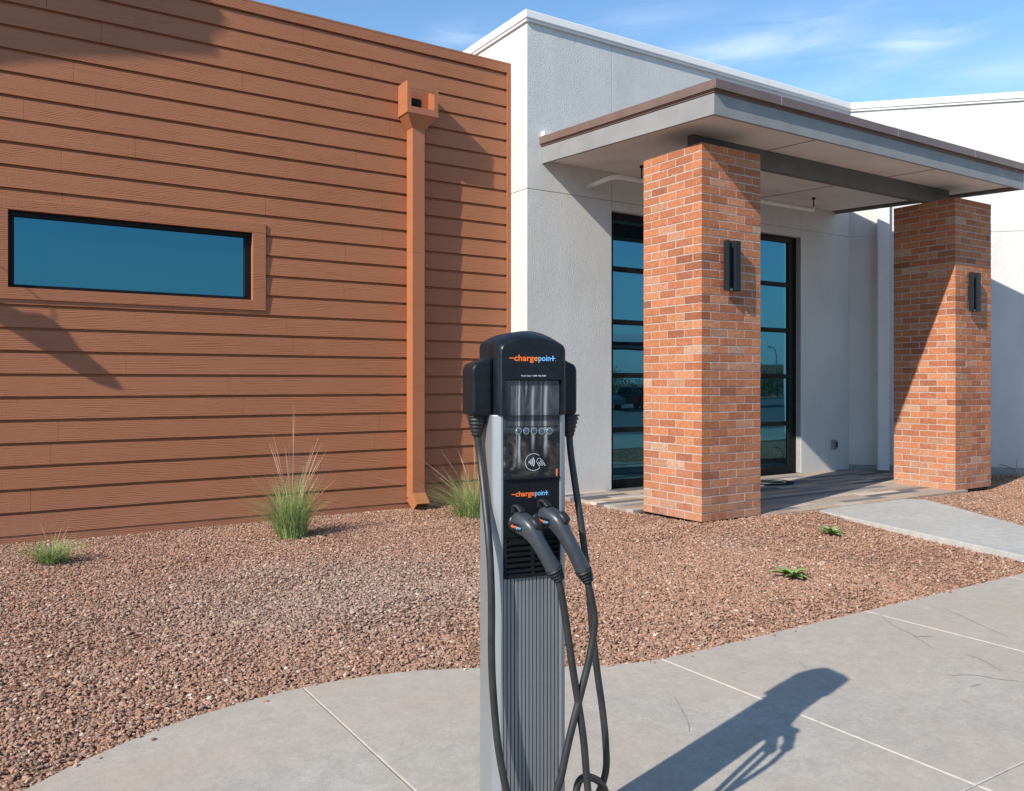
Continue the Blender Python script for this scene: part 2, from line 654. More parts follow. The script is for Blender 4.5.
m_ = NT('asphalt', .85, .25)
m_.set('Base Color', m_.ramp(m_.noise(m_.vec(), 3, 9, .75), ((.3, (.13, .13, .132)), (.7, (.19, .187, .185)))))
M['asphalt'] = m_.m
M['paint'] = simple('road_paint', (.7, .7, .68), .7, .2, var=.15)
# charging station
M['alu'] = simple('anodised_aluminium', (.31, .328, .352), .42, .5, metal=.55, var=.05, vscale=3)
M['alu_dark'] = simple('grey_aluminium_panel', (.24, .25, .265), .45, .5, metal=.5, var=.06, vscale=4)
m_ = NT('black_moulded_plastic', .33, .3)
n_ = m_.noise(m_.vec(), 30, 5, .6)
dust = m_.ramp(m_.noise(m_.vec(), 330, 2, .5), ((.68, 0.), (.74, 1.)))
cc = m_.ramp(n_, ((.3, (.004, .0055, .008)), (.7, (.010, .012, .016))))
m_.set('Base Color', m_.mix(m_.math('MULTIPLY', dust, .10), cc, (.35, .33, .31)))
m_.set('Roughness', m_.math('ADD', m_.math('MULTIPLY', n_, .25), .22))
M['black'] = m_.m
M['panel'] = simple('matt_black_panel', (.006, .007, .009), .55, .2, var=.25, vscale=60)
M['connector'] = simple('dark_grey_rubber_grip', (.038, .043, .052), .36, .5, var=.12, vscale=40, bump=.0004, bscale=300)
M['rubber'] = simple('black_rubber', (.016, .017, .019), .5, .45, var=.3, vscale=40)
m_ = NT('black_cable_jacket', .42, .5)
m_.set('Base Color', m_.ramp(m_.noise(m_.vec((1, 1, .6)), 26, 5, .6), ((.3, (.011, .012, .014)), (.7, (.030, .030, .031)))))
M['cable'] = m_.m
M['orange'] = simple('orange_print', (.85, .17, .03), .5, .4, var=.03)
M['blue'] = simple('blue_print', (.18, .45, .80), .5, .4, var=.03)
M['white_print'] = simple('pale_print', (.55, .60, .64), .5, .4, var=.03)
m_ = NT('peeling_film_and_painted_reflections', .06, .5)  # pale film streaks, plus reflections painted into the base colour
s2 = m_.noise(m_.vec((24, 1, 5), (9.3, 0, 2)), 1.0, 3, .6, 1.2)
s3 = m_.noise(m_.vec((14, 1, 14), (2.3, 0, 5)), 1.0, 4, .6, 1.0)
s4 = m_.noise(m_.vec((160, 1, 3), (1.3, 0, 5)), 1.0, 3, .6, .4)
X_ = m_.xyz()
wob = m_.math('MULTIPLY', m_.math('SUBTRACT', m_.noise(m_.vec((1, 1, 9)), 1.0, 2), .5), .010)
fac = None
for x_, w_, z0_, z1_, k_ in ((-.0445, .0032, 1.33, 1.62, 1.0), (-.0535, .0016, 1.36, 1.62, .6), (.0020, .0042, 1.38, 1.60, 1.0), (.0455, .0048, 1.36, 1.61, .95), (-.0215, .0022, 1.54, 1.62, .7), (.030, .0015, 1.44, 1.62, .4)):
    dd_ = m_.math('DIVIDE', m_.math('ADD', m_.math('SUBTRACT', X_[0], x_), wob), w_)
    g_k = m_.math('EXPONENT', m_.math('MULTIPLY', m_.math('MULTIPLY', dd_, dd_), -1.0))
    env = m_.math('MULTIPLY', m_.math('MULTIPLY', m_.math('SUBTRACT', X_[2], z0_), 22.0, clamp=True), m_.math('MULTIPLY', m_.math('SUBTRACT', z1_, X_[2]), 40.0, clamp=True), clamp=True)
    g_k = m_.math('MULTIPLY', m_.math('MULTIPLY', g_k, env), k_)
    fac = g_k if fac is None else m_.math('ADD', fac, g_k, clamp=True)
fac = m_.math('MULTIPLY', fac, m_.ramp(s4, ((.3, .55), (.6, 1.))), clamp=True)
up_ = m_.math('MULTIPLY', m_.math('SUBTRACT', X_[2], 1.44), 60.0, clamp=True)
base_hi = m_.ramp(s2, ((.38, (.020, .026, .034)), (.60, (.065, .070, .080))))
base_lo = m_.ramp(s3, ((.46, (.010, .011, .014)), (.56, (.040, .036, .033)), (.66, (.15, .13, .12))))  # brown-grey blotches are reflections painted into the lower display
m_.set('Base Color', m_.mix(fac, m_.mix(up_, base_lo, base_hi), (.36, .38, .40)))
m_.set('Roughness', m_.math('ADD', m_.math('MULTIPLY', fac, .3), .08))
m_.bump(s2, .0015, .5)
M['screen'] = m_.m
M['button'] = simple('clear_round_button', (.05, .075, .10), .12, .8, var=.2)
M['grass'] = mat_grass('grass_blades', (.18, .25, .08), (.30, .36, .14))
M['stalk'] = simple('dry_seed_stalk', (.42, .28, .20), .8, .2, var=.2)
M['weed'] = simple('weed_leaf', (.20, .27, .09), .6, .3, var=.35, vscale=30)
M['foliage'] = mat_attr('shrub_leaves', .8, .2, .4, 2, 0)
M['bark'] = simple('bark', (.12, .085, .06), .9, .1, var=.3, vscale=8)
M['white_wall'] = simple('pale_house_wall', (.55, .47, .38), .9, .1)
M['tile'] = simple('roof_tile', (.28, .16, .11), .85, .2, var=.2)
M['carport'] = simple('pale_steel', (.55, .55, .53), .5, .4)
M['mat_ring'] = simple('white_ring_print', (.6, .6, .6), .8, .2)
M['doormat'] = simple('dark_round_mat', (.022, .023, .026), .9, .1, var=.3, vscale=60)
M['wood_grey'] = simple('weathered_grey_board', (.2, .18, .16), .8, .2)
M['leaf'] = simple('shadow_leaf', (.06, .12, .03), .5, .3)

# ------------------------------------------------------------------ the ground
VS, VW = 10.05, 9.613           # brown wall plane, white wall plane
CU = 6.428                      # outer corner of the white block
INU = 13.54                     # inner corner where the angled wing starts
mb = MB()
mb.box((-900, -900, -.6), (900, 900, -.36))
tag(mb.build('ground', M['desert']), kind='structure')
mb = MB()
mb.box((-60, -42, -.355), (80, -.62, -.15))
tag(mb.build('road', M['asphalt']), kind='structure')
# bed under the gravel with gentle rises
mb = MB()
NXg, NYg = 150, 76


def bed_z(u, v):
    n = mnoise.noise(Vector((u * .35, v * .35, 3.1))) * .02 + mnoise.noise(Vector((u * 1.3, v * 1.3, 9))) * .008
    near = math.exp(-((u - 7.4) / 1.0) ** 2 - ((v - 6.9) / 1.1) ** 2) + .8 * math.exp(-((u - 10) / 2.6) ** 2 - ((v - 6.6) / .5) ** 2)
    if u < 6.9 and v > 7.4:
        near = max(near, .9 * math.exp(-((6.9 - u) / .6) ** 2))
    return -.046 + n - .012 * max(0, min(1, (v - 7) / 3)) + .045 * min(1, near)


xs = np.linspace(-7, 23, NXg)
ys = np.linspace(3.0, 10.6, NYg)
vv = [(x, y, bed_z(x, y)) for y in ys for x in xs]
ff = [(j * NXg + i, j * NXg + i + 1, (j + 1) * NXg + i + 1, (j + 1) * NXg + i) for j in range(NYg - 1) for i in range(NXg - 1)]
mb.add(vv, ff, None, 0, True)
tag(mb.build('gravel_bed', M['soil']), kind='structure')

# sidewalk: outline of its gravel side, from the picture-left bulge to the straight run
edge = [(-7, 3.62), (-.6, 3.62), (-.25, 3.63), (-.05, 3.70), (.157, 3.811), (.35, 3.95), (.594, 4.089), (.828, 4.19), (1.121, 4.265), (1.45, 4.31), (1.78, 4.29),
        (2.098, 4.212), (2.405, 4.06), (2.70, 3.885), (2.984, 3.735), (3.2, 3.66), (3.45, 3.625), (3.9, 3.62), (24, 3.60)]
es = spline([(x, y, 0) for x, y in edge[1:-1]], 6)
edge = [Vector((-7, 3.62, 0))] + es + [Vector((24, 3.60, 0))]


def edge_v(u):
    for a, b in zip(edge, edge[1:]):
        if a.x <= u <= b.x:
            return a.y + (b.y - a.y) * (u - a.x) / max(1e-6, b.x - a.x)
    return 3.62


def slab(mbx, poly, z0, z1, c=.012):
    """slab with a tooled (chamfered) top edge"""
    n = len(poly)
    P = [Vector((p[0], p[1], 0)) for p in poly]
    ins = []
    for i in range(n):
        a, b, d = P[i - 1], P[i], P[(i + 1) % n]
        e1, e2 = (b - a).normalized(), (d - b).normalized()
        n1, n2 = Vector((-e1.y, e1.x, 0)), Vector((-e2.y, e2.x, 0))
        q = (n1 + n2)
        q = q.normalized() / max(.4, q.normalized().dot(n1)) if q.length > 1e-3 else n1
        ins.append(b + q * c)
    vv = [(p.x, p.y, z0) for p in P] + [(p.x, p.y, z1 - c * .6) for p in P] + [(p.x, p.y, z1) for p in ins]
    ff = [tuple(range(2 * n, 3 * n))]
    for i in range(n):
        j = (i + 1) % n
        ff.append((i, j, n + j, n + i))
        ff.append((n + i, n + j, 2 * n + j, 2 * n + i))
    mbx.add(vv, ff)


mb = MB()
joints = [-7, -4.3, -2.4, -.48, 1.46, 3.36, 5.27, 7.2, 9.1, 11.0, 13, 15, 18, 24]
g_ = .0025
for a, b in zip(joints, joints[1:]):
    top = [p for p in edge if a + g_ < p.x < b - g_]
    upper = [(b - g_, edge_v(b - g_))] + [(p.x, p.y) for p in reversed(top)] + [(a + g_, edge_v(a + g_))]
    slab(mb, [(a + g_, 1.81 + g_), (b - g_, 1.81 + g_)] + upper, -.14, 0, .0055)
    slab(mb, [(a + g_, -.40), (b - g_, -.40), (b - g_, 1.81 - g_), (a + g_, 1.81 - g_)], -.14, 0, .0055)
walk = tag(mb.build('sidewalk', M['concrete']), kind='structure')
mb = MB()
mb.box((-7, -.40, -.3), (24, 3.55, -.012))
mb.box((.2, 3.5, -.3), (3.0, 3.8, -.012))
mb.build('joint_filler', M['joint_dirt'], walk)
mb = MB()
mb.box((-60, -.6, -.35), (80, -.41, 0))
tag(mb.build('kerb', M['concrete_path'], bevel=.02), kind='structure')
# scuffs on the concrete
mb = MB()
for pts, wd in (([(674, 696), (681, 708), (688, 722), (689, 731)], .004), ([(880, 614), (893, 625), (912, 634), (934, 649)], .005),
                ([(966, 654), (985, 661), (1001, 671)], .005), ([(944, 608), (975, 622), (1008, 637)], .003),
                ([(950, 675), (975, 675), (1000, 679), (1018, 681)], .006), ([(913, 636), (933, 636)], .008),
                ([(800, 662), (806, 668)], .006), ([(970, 686), (980, 684)], .010)):
    P = spline([at(x, y, z=.0022) for x, y in pts], 5)
    vv, n = [], len(P)
    for i, p in enumerate(P):
        t = (P[min(i + 1, n - 1)] - P[max(0, i - 1)]).normalized()
        s_ = Vector((-t.y, t.x, 0)) * wd * (.5 + .5 * math.sin(math.pi * (i + .3) / n)) * .8
        vv += [p - s_, p + s_]
    mb.add(vv, [(2 * i, 2 * i + 2, 2 * i + 3, 2 * i + 1) for i in range(n - 1)])
mb.build('scuff_mark', M['scuff'], walk)

# pale concrete path from the patio towards the sidewalk
path_poly = [(8.08, 3.61), (9.30, 3.61), (9.83, 4.77), (10.40, 5.68), (10.95, 6.60), (10.50, 6.93), (8.90, 6.74), (8.84, 6.66), (8.133, 3.943)]
mb = MB()
slab(mb, path_poly, -.12, .012, .01)
tag(mb.build('concrete_path', M['concrete_path']), kind='structure')

# patio of plank pavers
PATIO = (6.87, 12.9, 6.76, 9.70)
mb = MB()
tones = [(.36, .27, .215), (.40, .32, .26), (.30, .245, .21), (.16, .155, .16), (.105, .105, .115), (.24, .225, .215), (.46, .385, .32), (.34, .30, .27)]
v = 6.76
while v < 9.62:
    u = 6.87 - rnd.random() * .5
    while u < 13.6:
        L = rnd.choice((.45, .6, .9, 1.2))
        a, b = max(u, 6.87 if v > 7.79 else 7.93), u + L
        lim = 13.4 - max(0, 0) if v > 8 else 12.35 + (v - 6.8) * .25
        b = min(b, lim)
        if b - a > .06:
            t = rnd.choice(tones)
            k = rnd.uniform(.85, 1.12)
            z = .028 + rnd.uniform(-.0012, .0012)
            c = tuple(q * k for q in t)
            mb.box((a + .003, v + .003, -.06), (b - .003, v + .142, z), c)
        u += L
    v += .145
tag(mb.build('patio', M['paver'], bevel=.003, seg=1), kind='structure')
mb = MB()
mb.box((7.94, 6.77, -.08), (12.3, 9.62, .018))
mb.box((6.88, 7.82, -.08), (7.94, 9.62, .018))
tag(mb.build('patio_bedding', M['joint_dirt']), kind='structure')

# ------------------------------------------------------------------ brown building
brown = empty('brown_building', (0, VS, 0))
tag(brown, 'long brown building with horizontal lap board siding and a narrow strip window', 'building')
LOC = Vector((0, VS, 0))
TOPZ = 6.11


def rel(mbx, o):
    """shift world coordinates into a parent's frame (no rotation)"""
    mbx.v = [(x - o[0], y - o[1], z - o[2]) for x, y, z in mbx.v]
    return mbx


EXP = .2387
Z0 = .268
WIN = (.15, 2.946, 2.465, 3.50)
mb = MB()
U_LEFT, U_RIGHT = -9.0, CU - .066


def board(u0, u1, z0, z1, zb):
    """one lap board piece between u0,u1; zb is the board's own bottom"""
    def off(z):
        return .0185 - .0125 * (z - zb) / EXP
    full = z1 - zb > EXP - .002
    zr = z1 - .036 if full else z1  # invented rabbet along each board top, deepens the shade under the lap
    a0, a1 = off(z0), off(zr)
    vv = []
    for u_ in (u0, u1):
        vv += [(u_, VS + .028, z0), (u_, VS - a0, z0), (u_, VS - a1, zr), (u_, VS + .020, zr + .001), (u_, VS + .020, z1 + .0005), (u_, VS + .028, z1 + .0005)]
    mb.add(vv, [(5, 4, 3, 2, 1, 0), (6, 7, 8, 9, 10, 11), (0, 1, 7, 6), (1, 2, 8, 7), (2, 3, 9, 8), (3, 4, 10, 9), (4, 5, 11, 10)])


k = 0
rr = random.Random(3)
while True:
    zb = Z0 + (k - 1) * EXP
    zt = zb + EXP + .004
    k += 1
    z_lo = max(zb, .16)
    if zb < .02:
        continue
    if zb > TOPZ - .15:
        break
    zt = min(zt, TOPZ - .02)
    cuts = [U_LEFT]
    u = U_LEFT + rr.uniform(.5, 3.6)
    while u < U_RIGHT - .3:
        cuts.append(u)
        u += 3.66
    cuts.append(U_RIGHT)
    for a, b in zip(cuts, cuts[1:]):
        a += .0012
        b -= .0012
        if zt <= WIN[2] or zb >= WIN[3] or b <= WIN[0] or a >= WIN[1]:
            board(a, b, zb, zt, zb)
            continue
        if a < WIN[0]:
            board(a, WIN[0], zb, zt, zb)
        if b > WIN[1]:
            board(WIN[1], b, zb, zt, zb)
        ia, ib = max(a, WIN[0]), min(b, WIN[1])
        if zb < WIN[2] - .01:
            board(ia, ib, zb, min(zt, WIN[2]), zb)
        if zt > WIN[3] + .01:
            board(ia, ib, max(zb, WIN[3]), zt, zb)
rel(mb, LOC).build('lap_siding', M['siding'], brown)
# body behind the boards with the window hole
mb = MB()
for (a, b, c, d) in ((U_LEFT, .25, -.3, TOPZ - .02), (2.845, CU - .002, -.3, TOPZ - .02), (.25, 2.845, -.3, 2.53), (.25, 2.845, 3.43, TOPZ - .02)):
    mb.box((a, VS + .029, c), (b, VS + .30, d))
mb.box((U_LEFT, VS + .31, -.3), (CU - .002, 16, TOPZ - .3))
rel(mb, LOC).build('wall', M['siding'], brown)
mb = MB()
mb.box((U_LEFT, VS - .028, TOPZ - .12), (CU - .001, VS + .028, TOPZ))
mb.box((U_LEFT, VS - .030, TOPZ), (CU - .001, VS + .34, TOPZ + .022))
rel(mb, LOC).build('top_trim', M['siding'], brown)
mb = MB()
mb.box((CU - .066, VS - .031, -.1), (CU - .001, VS + .028, TOPZ - .12))
rel(mb, LOC).build('corner_trim', M['siding'], brown)
mb = MB()
mb.box((U_LEFT, VS - .010, -.30), (CU - .067, VS + .027, .20))
rel(mb, LOC).build('base_board', M['siding'], brown)

win = empty('window')
win.parent = brown
tr = .125
mb = MB()
a, b, c, d = WIN
mb.box((a, VS - .034, d - .118), (b, VS + .02, d))
mb.box((a, VS - .034, c), (b - .155, VS + .02, c + .118))
mb.box((a, VS - .034, c + .118), (a + .156, VS + .02, d - .118))
mb.box((b - .155, VS - .034, c), (b, VS + .02, d - .118))
rel(mb, LOC).build('trim', M['siding'], win, bevel=.002, seg=1)
mb = MB()
mb.box((b - .155, VS + .02, c + .1), (b - .10, VS + .14, d - .1))
rel(mb, LOC).build('jamb', M['siding'], win)
mb = MB()
mb.box((a + .10, VS + .02, c + .1), (a + .156, VS + .14, d - .1))
rel(mb, LOC).build('jamb', M['siding'], win)
mb = MB()
fa, fb, fc, fd = a + .157, b - .156, c + .119, d - .119
fw = .055
y0, y1 = VS + .035, VS + .10
mb.box((fa, y0, fd - fw), (fb, y1, fd)); mb.box((fa, y0, fc), (fb, y1, fc + fw * .7))
mb.box((fa, y0, fc + fw * .7), (fa + fw, y1, fd - fw)); mb.box((fb - fw * 1.4, y0, fc + fw * .7), (fb, y1, fd - fw))
rel(mb, LOC).build('frame', M['black_frame'], win, bevel=.004, seg=1)
mb = MB()
mb.box((fa + fw - .01, y0 + .03, fc + .02), (fb - fw, y0 + .04, fd - fw + .01))
rel(mb, LOC).build('pane', M['glass'], win)

# brown downspout with its collector box
ds = empty('downspout', (4.89, 9.95, 0))
tag(ds, 'brown square downspout with an open collector box on the brown siding', 'downspout')
D0 = (4.89, 9.95, 0)
mb = MB()
pu0, pu1, pv0 = 4.80, 4.978, 9.852
mb.box((pu0, pv0, .10), (pu1, VS - .022, 4.93))
rel(mb, D0).build('pipe', M['brown_metal'], ds, bevel=.004, seg=2)
for zz_ in (1.55, 3.3):
    mb = MB()
    mb.box((pu0 - .002, pv0 - .002, zz_), (pu1 + .002, VS - .02, zz_ + .004))
    rel(mb, D0).build('pipe_seam', M['brown_metal'], ds)
bx0, bx1, bv0, bz0, bz1 = 4.678, 5.123, 9.75, 5.075, 5.478
mb = MB()
t_ = .006
ou0, ou1, oz0, oz1 = 4.735, 5.068, 5.155, 5.385
bb = VS - .021
mb.box((bx0, bv0, bz0), (bx0 + t_, bb, bz1)); mb.box((bx1 - t_, bv0, bz0), (bx1, bb, bz1))
mb.box((bx0 + t_, bv0, bz0), (ou0, bv0 + t_, bz1)); mb.box((ou1, bv0, bz0), (bx1 - t_, bv0 + t_, bz1))
mb.box((ou0, bv0, bz0), (ou1, bv0 + t_, oz0)); mb.box((ou0, bv0, oz1), (ou1, bv0 + t_, bz1))
mb.box((bx0 + t_, bb - t_, bz0), (bx1 - t_, bb, bz1))
mb.box((bx0 - .005, bv0 - .005, bz0 - .006), (bx1 + .005, bb, bz0 + .012))
# ragged flashing edge at the opening's head
for i in range(9):
    a_ = ou0 + (ou1 - ou0) * i / 9
    mb.box((a_, bv0 + .002, oz1 - .012 - .016 * rr.random()), (a_ + (ou1 - ou0) / 9 - .003, bv0 + .005, oz1))
rel(mb, D0).build('collector_box', M['brown_metal'], ds)
mb = MB()
mb.box((ou0 + .12, bb - .012, 5.235), (ou0 + .27, bb - .0065, 5.36))
rel(mb, D0).build('scupper_hole', M['black_frame'], ds)
mb = MB()
T = [(bx0, bv0), (bx1, bv0), (bx1, bb), (bx0, bb)]
B = [(pu0, pv0), (pu1, pv0), (pu1, VS - .022), (pu0, VS - .022)]
mb.add([(x, y, bz0) for x, y in T] + [(x, y, 4.91) for x, y in B], [(0, 4, 5, 1), (1, 5, 6, 2), (2, 6, 7, 3), (3, 7, 4, 0)])
rel(mb, D0).build('funnel', M['brown_metal'], ds)
mb = MB()
T = [(pu0 - .004, pv0 - .004, .17), (pu1 + .004, pv0 - .004, .17), (pu1 + .004, VS - .022, .06), (pu0 - .004, VS - .022, .06)]
B = [(pu0 - .004, pv0 - .14, .045), (pu1 + .004, pv0 - .14, .045), (pu1 + .004, pv0 - .03, -.045), (pu0 - .004, pv0 - .03, -.045)]
mb.add(T + B, [(0, 4, 5, 1), (1, 5, 6, 2), (2, 6, 7, 3), (3, 7, 4, 0)])
rel(mb, D0).build('kickout_shoe', M['brown_metal'], ds)

# ------------------------------------------------------------------ white building
white = empty('white_building', (CU, VW, 0))
tag(white, 'white stucco building with a flat parapet and an angled wing', 'building')
WL = (CU, VW, 0)
WTOP = 6.62
JZ, JU = 4.285, 7.93
OP = (7.93, 12.19, .03, 4.145)     # the glazed opening
mb = MB()
gq = .0035


def panel(u0, u1, z0, z1):
    mb.box((u0 + gq, VW, z0 + gq), (u1 - gq, VW + .10, z1 - gq))


panel(CU - gq, JU, -.05, JZ); panel(CU - gq, JU, JZ, WTOP)
panel(JU, 12.19, OP[3], JZ); panel(JU, 12.19, JZ, WTOP)
panel(12.19, INU + .0035, -.05, JZ); panel(12.19, INU + .0035, JZ, WTOP)
# return wall on the left
mb.box((CU, VW + .1, -.05), (CU + .1, 15.0, JZ - gq)); mb.box((CU, VW + .1, JZ + gq), (CU + .1, 15.0, WTOP))
mb.box((CU + .1, 14.9, 0), (24, 15, WTOP))
rel(mb, WL).build('stucco_wall', M['stucco'], white, bevel=.004, seg=2)
mb = MB()
for (a, b, c, d) in ((CU + .02, 7.93, -.05, WTOP - .01), (7.925, 12.195, OP[3] + .01, WTOP - .01), (12.19, INU + .1, -.05, WTOP - .01)):
    mb.box((a, VW + .008, c), (b, VW + .30, d))
mb.box((CU + .008, VW + .02, 0), (CU + .05, 14.9, WTOP - .01))
rel(mb, WL).build('control_joint', M['joint'], white)
# angled wing, 45 degrees towards the viewer
M45 = Matrix.Translation((INU, VW, 0)) @ Matrix.Rotation(R(-45), 4, 'Z')
mb = MB()
for (a, b) in ((0, 4.6), (4.6, 9.4)):
    for (c, d) in ((.10, JZ), (JZ, WTOP)):
        mb.box((a + (0 if a == 0 else gq), 0, c + gq), (b - gq, .12, d - gq), M=M45)
rel(mb, WL).build('wing_wall', M['stucco'], white)
mb = MB()
mb.box((.01, .008, .0), (9.3, .3, WTOP - .02), M=M45)
mb.box((0.0, .02, -.12), (9.3, .04, .10), M=M45)
rel(mb, WL).build('foundation_strip', M['joint'], white)
# coping
mb = MB()
ov, ch = .055, .115
ct = WTOP + .108
mb.box((CU - ov, VW - ov, ct - ch), (INU + .02, VW + .42, ct))
mb.box((CU - ov, VW + .42, ct - ch), (CU + .42, 15.1, ct))
mb.box((-.02, -ov, ct - ch - .001), (9.5, .42, ct + .001), M=M45)
rel(mb, WL).build('coping', M['coping'], white, bevel=.012, seg=2)
mb = MB()
mb.box((CU - ov * .6, VW - ov * .6, ct - ch - .035), (INU + .01, VW + .02, ct - ch + .002))
mb.box((CU - ov * .6, VW + .02, ct - ch - .035), (CU + .02, 15.05, ct - ch + .002))
mb.box((-.01, -ov * .6, ct - ch - .036), (9.48, .02, ct - ch + .001), M=M45)
rel(mb, WL).build('coping_drip', M['white_metal'], white)

# glazed storefront
sf = empty('window')
sf.parent = white
mb = MB()
ya, yb = VW + .100, VW + .165
ua, ub, za, zt = OP[0], OP[1] - .003, .03, OP[3] - .003
hz = [3.31, 2.515, 1.715, .895]
mb.box((ua, ya, zt - .10), (ub, yb, zt)); mb.box((ua, ya, za), (ub, yb, za + .12))
mb.box((ua, ya, za + .12), (ua + .11, yb, zt - .10)); mb.box((ub - .20, ya, za + .12), (ub, yb, zt - .10))
for z in hz:
    mb.box((ua + .11, ya + .004, z - .038), (ub - .20, yb, z + .038))
for u in (9.28, 10.63):
    mb.box((u - .035, ya + .008, za + .12), (u + .035, yb, zt - .10))
rel(mb, WL).build('frame', M['black_frame'], sf, bevel=.004, seg=1)
zs = [za + .10] + list(reversed(hz)) + [zt - .09]
us = [ua + .10, 9.28, 10.63, ub - .19]
for i in range(3):
    for j in range(5):
        mb = MB()
        mb.box((us[i] - .02, ya + .03, zs[j] - .02), (us[i + 1] + .02, ya + .04, zs[j + 1] + .02))
        rel(mb, WL).build('pane', M['glass_door'], sf)
mb = MB()
mb.box((ua, VW + .02, .0), (ub, VW + .2, .029))
rel(mb, WL).build('threshold', M['black_frame'], sf)
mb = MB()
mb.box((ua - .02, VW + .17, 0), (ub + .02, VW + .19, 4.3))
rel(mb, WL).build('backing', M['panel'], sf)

# white downspout on the wing
wd_ = empty('downspout', tuple(M45 @ Vector((.57, -.07, 0))))
tag(wd_, 'white square downspout on the angled white wing behind the second brick pillar', 'downspout')
mb = MB()
mb.box((.47, -.135, .02), (.665, -.002, WTOP - .6), M=M45)
rel(mb, tuple(wd_.location)).build('pipe', M['white_metal'], wd_, bevel=.005)
mb = MB()
mb.box((.40, -.20, WTOP - .6), (.74, -.002, WTOP - .3), M=M45)
rel(mb, tuple(wd_.location)).build('collector_box', M['white_metal'], wd_)

# outlet with weather cover
ol = empty('electrical_outlet', (13.07, VW, .49))
tag(ol, 'small grey weatherproof outlet box low on the white wall near the patio', 'outlet')
mb = MB()
mb.box((-.055, -.035, -.085), (.075, -.001, .085))
mb.build('back_box', M['fascia'], ol, bevel=.006)
mb = MB()
mb.box((-.01, -.062, -.07), (.068, -.036, .07))
mb.build('cover', M['fascia'], ol, bevel=.008)
mb = MB()
mb.box((.0, -.066, -.045), (.056, -.0625, .045))
mb.build('socket_plate', M['black_frame'], ol, bevel=.001)

# ------------------------------------------------------------------ brick pillars
PL, CO, NC = .98, .0958, 45
rb = random.Random(11)


def brick_col():
    t = rb.random()
    if t < .42: c = (.42, .160, .078)
    elif t < .74: c = (.355, .130, .066)
    elif t < .88: c = (.43, .19, .098)
    elif t < .945: c = (.40, .20, .125)
    elif t < .985: c = (.27, .10, .055)
    else: c = (.42, .25, .17)
    k = rb.uniform(.88, 1.08)
    return tuple(q * k for q in c)


def make_pillar_meshes():
    mbr, mmo = MB(), MB()
    h = PL / 2
    mo = .0035
    for r_ in range(NC):
        z0, z1 = .02 + r_ * CO + .0057, .02 + (r_ + 1) * CO - .0057
        for s_ in range(4):
            Ms = Matrix.Rotation(math.pi / 2 * s_, 4, 'Z')
            for b_ in range(3):
                if r_ % 2 == 0:
                    a = .14 + b_ * .28
                    b = a + .28
                    a_, bb_ = a + .006, b - (.0 if b_ == 2 else .006)
                else:
                    a = b_ * .28
                    b = a + .28
                    a_, bb_ = a + (.0 if b_ == 0 else .006), b - .006
                j = rb.uniform(-.0022, .0022)
                mbr.box((a_ - h, -h + j, z0 + rb.uniform(-.0012, .0012)), (bb_ - h, -h + .135, z1 + rb.uniform(-.0012, .0012)), brick_col(), M=Ms)
    mmo.box((-h + mo, -h + mo, .024), (h - mo, h - mo, .02 + NC * CO - .004))
    # slightly wider bottom course
    return mbr, mmo


PH = .02 + NC * CO
pillars = []
for i, (cu_, lab) in enumerate(((7.432, 'near brick pillar beside the glazed entrance, fully sunlit on its left side'),
                                (12.605, 'far brick pillar at the right end of the canopy, half in diagonal shade'))):
    P = empty('brick_pillar', (cu_, 7.317, 0))
    tag(P, lab, 'pillar', 'brick pillars under the canopy')
    a, b = make_pillar_meshes()
    a.build('brickwork', M['brick'], P, bevel=.0022, seg=1)
    b.build('mortar_core', M['mortar'], P)
    mb = MB()
    mb.box((-.455, -.455, -.1), (.455, .455, .02))
    mb.build('plinth_gap', M['black_frame'], P)
    pillars.append(P)

# wall lamps
L1 = empty('wall_lamp', (7.355, 6.826, 2.95))
tag(L1, 'charcoal up and down wall lamp on the near brick pillar', 'wall lamp', 'lamps on the brick pillars')
mb = MB()
mb.box((-.06, -.035, -.10), (.06, -.001, .10))
mb.build('back_plate', M['sconce'], L1, bevel=.003)
mb = MB()
U = [(-.100, -.105), (-.078, -.105), (-.078, -.055), (.020, -.055), (.020, -.105), (.110, -.105), (.110, -.035), (-.100, -.035)]
mb.prism(U, -.288, .288, 'z')
mb.build('housing', M['sconce'], L1, bevel=.003)
mb = MB()
mb.box((-.05, -.085, -.287), (.0, -.0552, -.262))
mb.build('lamp_lens', M['button'], L1)
L2 = copy_tree(L1)
L2.location = (12.50, 6.826, 2.95)
L2['label'] = 'charcoal up and down wall lamp on the far, shaded brick pillar'

# ------------------------------------------------------------------ canopy
cp = empty('entrance_canopy', (9.9, 8.0, 4.4))
CL = (9.9, 8.0, 4.4)
tag(cp, 'flat grey canopy with a brown edge cap over the glazed entrance', 'canopy')
cu0, cu1, cv0, cv1 = 6.672, 13.165, 6.38, VW - .004
SLP = .056


def cz(v):                         # height of the fascia's lower edge
    return 4.476 + (v - cv0) * SLP


def sloped(mbx, u0, u1, v0, v1, lo, hi):
    vv = []
    for u_, v_ in ((u0, v0), (u1, v0), (u1, v1), (u0, v1)):
        vv.append((u_, v_, cz(v_) + lo))
    for u_, v_ in ((u0, v0), (u1, v0), (u1, v1), (u0, v1)):
        vv.append((u_, v_, cz(v_) + hi))
    mbx.add(vv, [(0, 3, 2, 1), (4, 5, 6, 7), (0, 1, 5, 4), (1, 2, 6, 5), (2, 3, 7, 6), (3, 0, 4, 7)])


